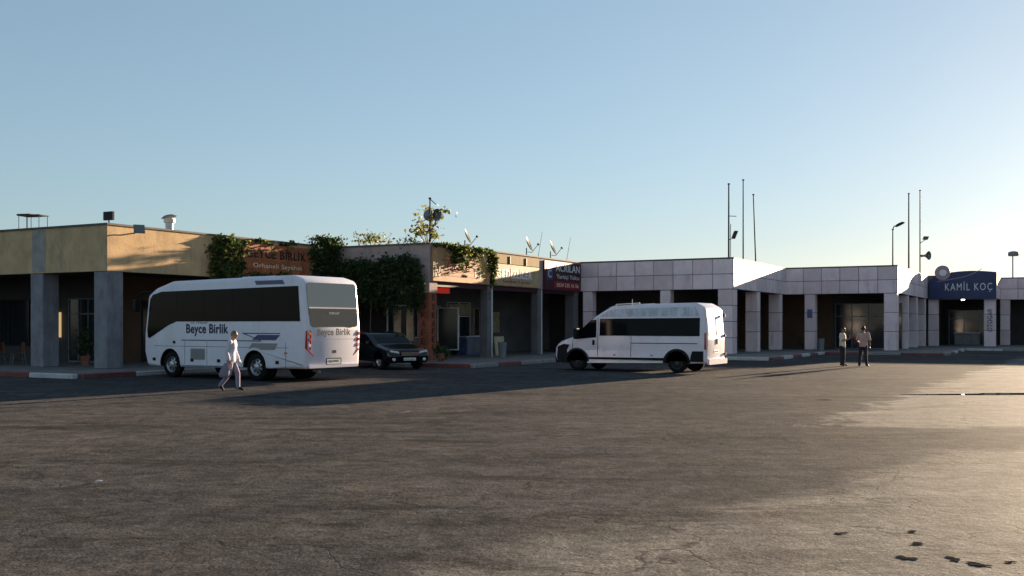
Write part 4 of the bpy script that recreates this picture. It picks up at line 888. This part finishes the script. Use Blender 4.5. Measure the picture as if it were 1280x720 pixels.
# ---------------------------------------------------------------- plants
def leaves(mb, pts, size, rng, flat=0., mi=(0,), hang=.3):
    for p in pts:
        s = size*rng.uniform(.55, 1.35); d = Vector((rng.gauss(0,1), rng.gauss(0,1), rng.gauss(0,.7)-hang)).normalized(); n = Vector((rng.gauss(0,1), rng.gauss(0,1), rng.gauss(.4,1)))
        r = d.cross(n)
        if r.length < 1e-3: continue
        r.normalize(); n = r.cross(d); p = Vector(p)
        v = [p, p+d*s*.45+r*s*.34-n*s*.08, p+d*s, p+d*s*.45-r*s*.34-n*s*.08, p+d*s*.5+n*s*.05]
        mb.add(v, [(0,1,4),(1,2,4),(2,3,4),(3,0,4)], rng.choice(mi))
def vine(name, label, k, clusters, mats=('leaf_dark','leaf_mid','leaf_gold'), wts=(0,0,0,1), size=.14, seed=1, cat='vine', stems=()):
    """clusters in block-local coords: (x,y,z, rx,ry,rz, n)"""
    t = thing(name, label, cat, UV(*CORN[k]), TH); rng = random.Random(seed); mb = MB()
    for (x, y, z, rx, ry, rz_, n) in clusters:
        sub = [(x+rng.uniform(-1,1)*rx*.85, y+rng.uniform(-1,1)*ry*.85, z+rng.uniform(-1,1)*rz_*.85) for _ in range(max(3, n//60))]
        pts = []
        for _ in range(n):
            c = rng.choice(sub); f = .38; pts.append((c[0]+rng.gauss(0,1)*rx*f*.6, c[1]+rng.gauss(0,1)*ry*f*.6, c[2]+rng.gauss(0,1)*rz_*f*.7))
        leaves(mb, pts, size, rng, mi=wts)
    st = MB()
    for (x, y, z, rx, ry, rz_, n) in clusters:                       # trailing shoots
        for _ in range(max(1, n//110)):
            q = Vector((x+rng.uniform(-1,1)*rx, y+rng.uniform(-1,1)*ry, z-rz_*rng.uniform(.0,.9))); ln = rng.uniform(.3, .95); dv = Vector((rng.uniform(-.1,.25), rng.uniform(-.35,.35), -1)); pts = [q+dv*ln*i/5+Vector((rng.gauss(0,.02), rng.gauss(0,.02), 0)) for i in range(6)]
            st.tube(pts, [.008-.001*i for i in range(6)], 4)
            leaves(mb, [p_.lerp(pts[min(5, i+1)], rng.random())+Vector((rng.gauss(0,.03), rng.gauss(0,.03), 0)) for i, p_ in enumerate(pts) for _ in range(3)], size*.85, rng, mi=wts)
    fo = mb.build('foliage', list(mats), t); fo['kind'] = 'stuff'
    for pts in stems: st.tube(pts, [.035-.02*i/max(1, len(pts)-1) for i in range(len(pts))], 6)
    struct(st.build('stem', 'bark', t), 'stuff')
    return t
# on the sunny face of the yellow block
vine('climbing_vine', 'half-sunlit vine spilling over the yellow fascia beside the orange signboard', 1,
  [(.05,5.6,5.15,.10,.5,.35,450),(.07,5.6,4.6,.12,.6,.45,800),(.10,6.0,3.95,.18,.8,.45,900),(.10,6.4,5.25,.14,.7,.25,350),(.12,6.6,4.5,.12,.5,.5,450),(.14,8.2,5.35,.14,.5,.10,110),(.14,9.6,5.35,.14,.4,.10,80),(.14,8.4,3.85,.2,1.6,.2,500),(.14,6.4,3.5,.2,.8,.3,350)], wts=(0,0,1,1,2), size=.16, seed=2,
  stems=[[(.05,5.8,PAVE),(.1,5.7,1.8),(.12,5.8,3.6),(.1,5.6,5.2)], [(.1,5.8,3.8),(.12,6.2,4.6),(.1,6.6,5.3)]])
vine('climbing_vine', 'dense dark vine mound rising over the roof where the yellow block ends', 1,
  [(.2,12.3,5.4,.4,1.0,.42,1200),(.3,12.1,4.7,.4,.9,.6,1400),(.3,12.3,4.0,.4,.9,.5,1000),(.1,12.6,5.72,.35,.7,.2,350),(.3,12.5,3.2,.4,.6,.4,500)], wts=(0,0,0,1), size=.16, seed=3,
  stems=[[(.3,12.9,PAVE),(.25,12.9,2.),(.2,12.9,4),(.1,13,5.5)]])
vine('climbing_vine', 'broad dark vine curtain hanging across the shaded shop front behind the car', 2,
  [(-4.6,-.35,4.3,.7,.3,.45,900),(-3.6,-.4,4.1,.9,.35,.6,1500),(-2.6,-.4,4.0,.8,.35,.7,1500),(-1.6,-.4,4.15,.8,.35,.6,1400),(-.8,-.4,3.9,.5,.35,.8,1400),(-.5,-.35,3.2,.35,.3,.6,700),(-3.2,-.3,3.3,.8,.25,.5,700),(-4.4,-.3,3.4,.6,.25,.5,600),(-1.9,-.3,3.1,.6,.25,.5,500)], wts=(0,0,0,0,1), size=.17, seed=4,
  stems=[[(-3,-.25,PAVE),(-3.1,-.25,1.6),(-3,-.3,3.2),(-2.5,-.3,4.3)], [(-.6,-.25,PAVE),(-.7,-.25,2),(-.6,-.3,3.8)]])
vine('trailing_vine', 'trailing green vine draped along the top of the faded cream signboard', 2,
  [(.15,1.4,5.3,.2,.5,.15,220),(.2,2.3,5.25,.25,.8,.24,700),(.2,2.2,4.95,.2,.6,.28,350),(.2,3.5,5.3,.22,.9,.18,500),(.2,3.6,5.05,.15,.6,.2,160),(.15,4.8,5.35,.2,.7,.12,300),(.15,5.2,4.9,.14,.15,.3,160),(.15,.7,5.42,.2,.5,.07,100)], wts=(0,0,1,1,2), size=.15, seed=5)
vine('hanging_vine', 'narrow vine strand hanging down between the cream and pale signboards', 2,
  [(.14,5.55,5.1,.16,.22,.3,240),(.14,5.55,4.6,.16,.2,.35,260),(.14,5.55,4.1,.15,.2,.3,220),(.14,5.75,5.0,.14,.2,.3,120)], wts=(0,1,1,2), size=.13, seed=6)
def shrub(label, u, v, z0, limbs, n, size, seed, wts):
    t = thing('roof_shrub', label, 'shrub', UV(u, v, z0), TH); rng = random.Random(seed); st = MB(); mb = MB()
    for (dx, dy, dz, rad, nn) in limbs:
        m1 = Vector((dx*.35+rng.uniform(-.1,.1), dy*.3, dz*.55)); e1 = Vector((dx, dy, dz)); st.tube([(0,0,0), m1, e1], [.03,.02,.008], 6)
        for _ in range(3): q = m1.lerp(e1, rng.uniform(.2,.9)); w = q+Vector((rng.uniform(-.3,.3), rng.uniform(-.3,.3), rng.uniform(.0,.3))); st.tube([q, w], [.01,.004], 5); leaves(mb, [w+Vector((rng.gauss(0,.08), rng.gauss(0,.08), rng.gauss(0,.06))) for _ in range(max(2, nn//5))], size, rng, mi=wts)
        leaves(mb, [e1+Vector((rng.gauss(0,1)*rad, rng.gauss(0,1)*rad, rng.gauss(0,1)*rad*.6)) for _ in range(nn)], size, rng, mi=wts)
    st.build('trunk', 'bark', t, smooth=50); fo = mb.build('crown', ['leaf_dark','leaf_mid','leaf_gold'], t); return t
shrub('sparse yellow-green sapling around the loudspeaker mast', .9, -.6, H-.25, [(-.75,.1,.95,.22,34),(-.35,0,1.15,.2,26),(.15,.1,1.0,.2,24),(.75,-.1,1.85,.22,36),(.35,.1,1.5,.15,12),(-.6,0,1.5,.15,9),(-.1,0,2.0,.12,7),(.45,0,.7,.2,20),(-.9,.1,.5,.15,12)], 0, .20, 21, (1,2,2))
shrub('low twiggy yellowing shrub on the roof above the vine curtain', .6, -3.6, H-.25, [(-.8,0,.55,.2,18),(-.2,.1,.75,.25,40),(.25,0,.72,.22,40),(.9,.1,.45,.15,10),(-1.1,0,.85,.1,3),(.6,.1,.6,.2,16)], 0, .17, 22, (1,2,2))
shrub('small dark tuft on the roof left of the corner sapling', .4, -1.7, H-.25, [(-.3,0,.40,.12,8),(.3,0,.48,.1,8),(0,.1,.55,.1,5)], 0, .14, 23, (0,1))
# pots and ground plants
def pot_plant(label, u, v, h, seed, wts=(0,0,1)):
    t = thing('potted_plant', label, 'plant', UV(u, v, PAVE), TH); rng = random.Random(seed)
    MB().lathe([(0,0),(.14,0),(.19,.32),(.21,.32),(.21,.37),(.17,.37),(.15,.30),(0,.30)], 18).build('pot', 'terracotta', t, smooth=35); mb = MB(); st = MB()
    for i in range(9):
        e = Vector((rng.gauss(0,.16), rng.gauss(0,.16), rng.uniform(.5,1)*h)); st.tube([(0,0,.3), (e.x*.4,e.y*.4,.3+e.z*.5), e], [.014,.01,.004], 5); leaves(mb, [e*rng.uniform(.6,1.05)+Vector((rng.gauss(0,.1), rng.gauss(0,.1), rng.gauss(0,.1))) for _ in range(34)], .14, rng, mi=wts)
    st.build('stem', 'bark', t); mb.build('foliage', ['leaf_dark','leaf_mid','leaf_gold'], t)
pot_plant('tall potted plant between the two blue-grey columns', -11.0, -9.2, 1.5, 31); pot_plant('low potted plant deeper in the yellow block arcade', -9.6, -6.4, .9, 33)
pot_plant('small potted plant at the foot of the lettered shop column', -.9, 1.2, .7, 34); 
# chairs in the left arcade
def chair(label, u, v, rz):
    t = thing('chair', label, 'chair', UV(u, v, PAVE), TH+rz, 'chairs in the left arcade')
    MB().box(-.22,.22,-.22,.22,.43,.47).build('seat', 'wood_chair', t, bevel=.01); MB().box(-.22,.22,.19,.22,.55,.90).build('backrest', 'wood_chair', t, bevel=.01)
    for a in (-1, 1):
        MB().cyl((a*.19,-.19,.43), (a*.22,-.25,0), .016, .014, 8).build('leg', 'metal_grey', t); MB().tube([(a*.20,.21,.55),(a*.2,.2,.43),(a*.22,.27,0)], .015).build('leg', 'metal_grey', t)
chair('red-brown chair at the far left edge of the arcade', -12.4, -12.75, .3); chair('red-brown chair standing next to the left arcade column', -12.0, -11.95, -.4)

# ---------------------------------------------------------------- what the coach's rear window mirrors: a house and trees off to the right
hs = thing('brick_house', 'reddish two-storey house mirrored in the coach rear window', 'house', (60, 54, 0), R(70))
pmat('house_wall', (.30,.16,.11), .85, var=.15); pmat('house_roof', (.22,.09,.06), .85, var=.2)
MB().box(-6,6,-4,4,0,6.6).build('wall', 'house_wall', hs)
rf = MB(); rf.extrude([(-4.5,6.5),(4.5,6.5),(0,8.8)], lambda y, z: (-6.5, y, z), lambda y, z: (6.5, y, z)); rf.build('roof', 'house_roof', hs)
for x in (-4, -1, 2, 4.6):
    for z in (1, 4.2):
        for sy_ in (-1, 1): w_ = MB().box(x-.5, x+.5, min(sy_*4, sy_*4.06), max(sy_*4, sy_*4.06), z, z+1.3).build('window', 'white_metal', hs); MB().box(x-.42, x+.42, min(sy_*4.06, sy_*4.08), max(sy_*4.06, sy_*4.08), z+.08, z+1.22).build('pane', 'glass_shop', w_)
TL = ['tall dark tree right of the reddish house off to the right', 'smaller dark tree farthest right of the reddish house', 'dark tree just left of the reddish house off to the right', 'low dark tree farthest left of the reddish house']
for i, (x, y, hh) in enumerate([(66,40,7.5),(72,32,6.5),(56,68,7),(50,74,6)]):
    t = thing('broadleaf_tree', TL[i], 'tree', (x, y, 0), 0, 'trees beside the reddish house'); rng = random.Random(50+i); st = MB(); st.tube([(0,0,0),(.1,0,hh*.4),(0,.1,hh*.8)], [.2,.14,.05], 8)
    mb = MB()
    for _ in range(26):
        c = Vector((rng.gauss(0,1)*1.5, rng.gauss(0,1)*1.5, hh*rng.uniform(.4,1))); st.tube([(0,0,hh*.4), c], [.05,.015], 5); leaves(mb, [c+Vector((rng.gauss(0,.6), rng.gauss(0,.6), rng.gauss(0,.45))) for _ in range(50)], .45, rng, mi=(0,0,1))
    st.build('trunk', 'bark', t); mb.build('crown', ['leaf_dark','leaf_mid'], t)

# ---------------------------------------------------------------- clutter in the arcades
def bench(label, k, x, y, rz=0):
    u, v = CORN[k]; t = thing('bench', label, 'bench', UV(u+y, v+x, PAVE), TH+rz, 'waiting benches in the arcades')
    for i in range(4): MB().box(-.75,.75,-.2+i*.11,-.11+i*.11,.42,.45).build('slat', 'wood_chair', t)
    for i in range(3): MB().box(-.75,.75,.24,.265,.52+i*.12,.61+i*.12).build('back_slat', 'wood_chair', t)
    for sx in (-.6, .6): MB().tube([(sx,-.18,0),(sx,-.16,.42),(sx,.2,.42),(sx,.27,.86)], .02).build('leg', 'metal_dark', t)
bench('slatted bench against the brown wall left of the two standing people', 4, -6.0, 3.9); bench('slatted bench in the first shop bay by its windows', 2, -3.6, 2.0, R(90)); bench('slatted bench in the dark bay behind the minibus', 3, -6.0, 3.9)
def counter(label, k, x, y, rz, w, m):
    u, v = CORN[k]; t = thing('counter', label, 'counter', UV(u+y, v+x, PAVE), TH+rz); MB().box(-w/2,w/2,-.3,.3,0,.95).build('cabinet', m, t); MB().box(-w/2-.05,w/2+.05,-.35,.35,.95,1.0).build('worktop', 'white_metal', t)
    for i in range(3): MB().box(-w/2+.08+i*(w-.1)/3, -w/2+(i+1)*(w-.1)/3, -.325, -.3, .1, .85).build('door', 'metal_grey', t)
counter('pale sales counter in the first shop bay', 2, -3.3, 4.3, R(90), 2.4, 'grey_wall'); counter('blue fronted counter in the second shop bay', 2, -3.2, 9.2, R(90), 2.2, 'poster_blue'); counter('dark counter inside the ticket office porch', 5, -2.2, 3.6, 0, 1.8, 'grey_wall')
def bin_(label, k, x, y):
    u, v = CORN[k]; t = thing('litter_bin', label, 'bin', UV(u+y, v+x, PAVE), TH); MB().lathe([(0,0),(.18,0),(.22,.7),(.24,.7),(.24,.74),(.2,.74),(.17,.1),(0,.1)], 18).build('bucket', 'metal_grey', t, smooth=35); MB().box(-.04,.04,.2,.24,0,.8).build('post', 'metal_dark', t)
bin_('grey litter bin beside the notice column of the brown-walled block', 4, -4.5, -.6); bin_('grey litter bin by the middle post of the shop block', 2, .5, 5.9)
def aboard(label, k, x, y, rz, m):
    u, v = CORN[k]; t = thing('pavement_board', label, 'board', UV(u+y, v+x, PAVE), TH+rz)
    for sg in (1, -1): MB().add([(-.3,sg*.22,0),(.3,sg*.22,0),(.3,sg*.02,1.0),(-.3,sg*.02,1.0),(-.3,sg*.25,0),(.3,sg*.25,0),(.3,sg*.05,1.0),(-.3,sg*.05,1.0)], [(0,1,2,3),(4,7,6,5),(0,4,5,1),(1,5,6,2),(2,6,7,3),(3,7,4,0)]).build('leaf', m, t)
aboard('small poster board standing in the second shop bay', 2, -.9, 8.0, R(60), 'poster')
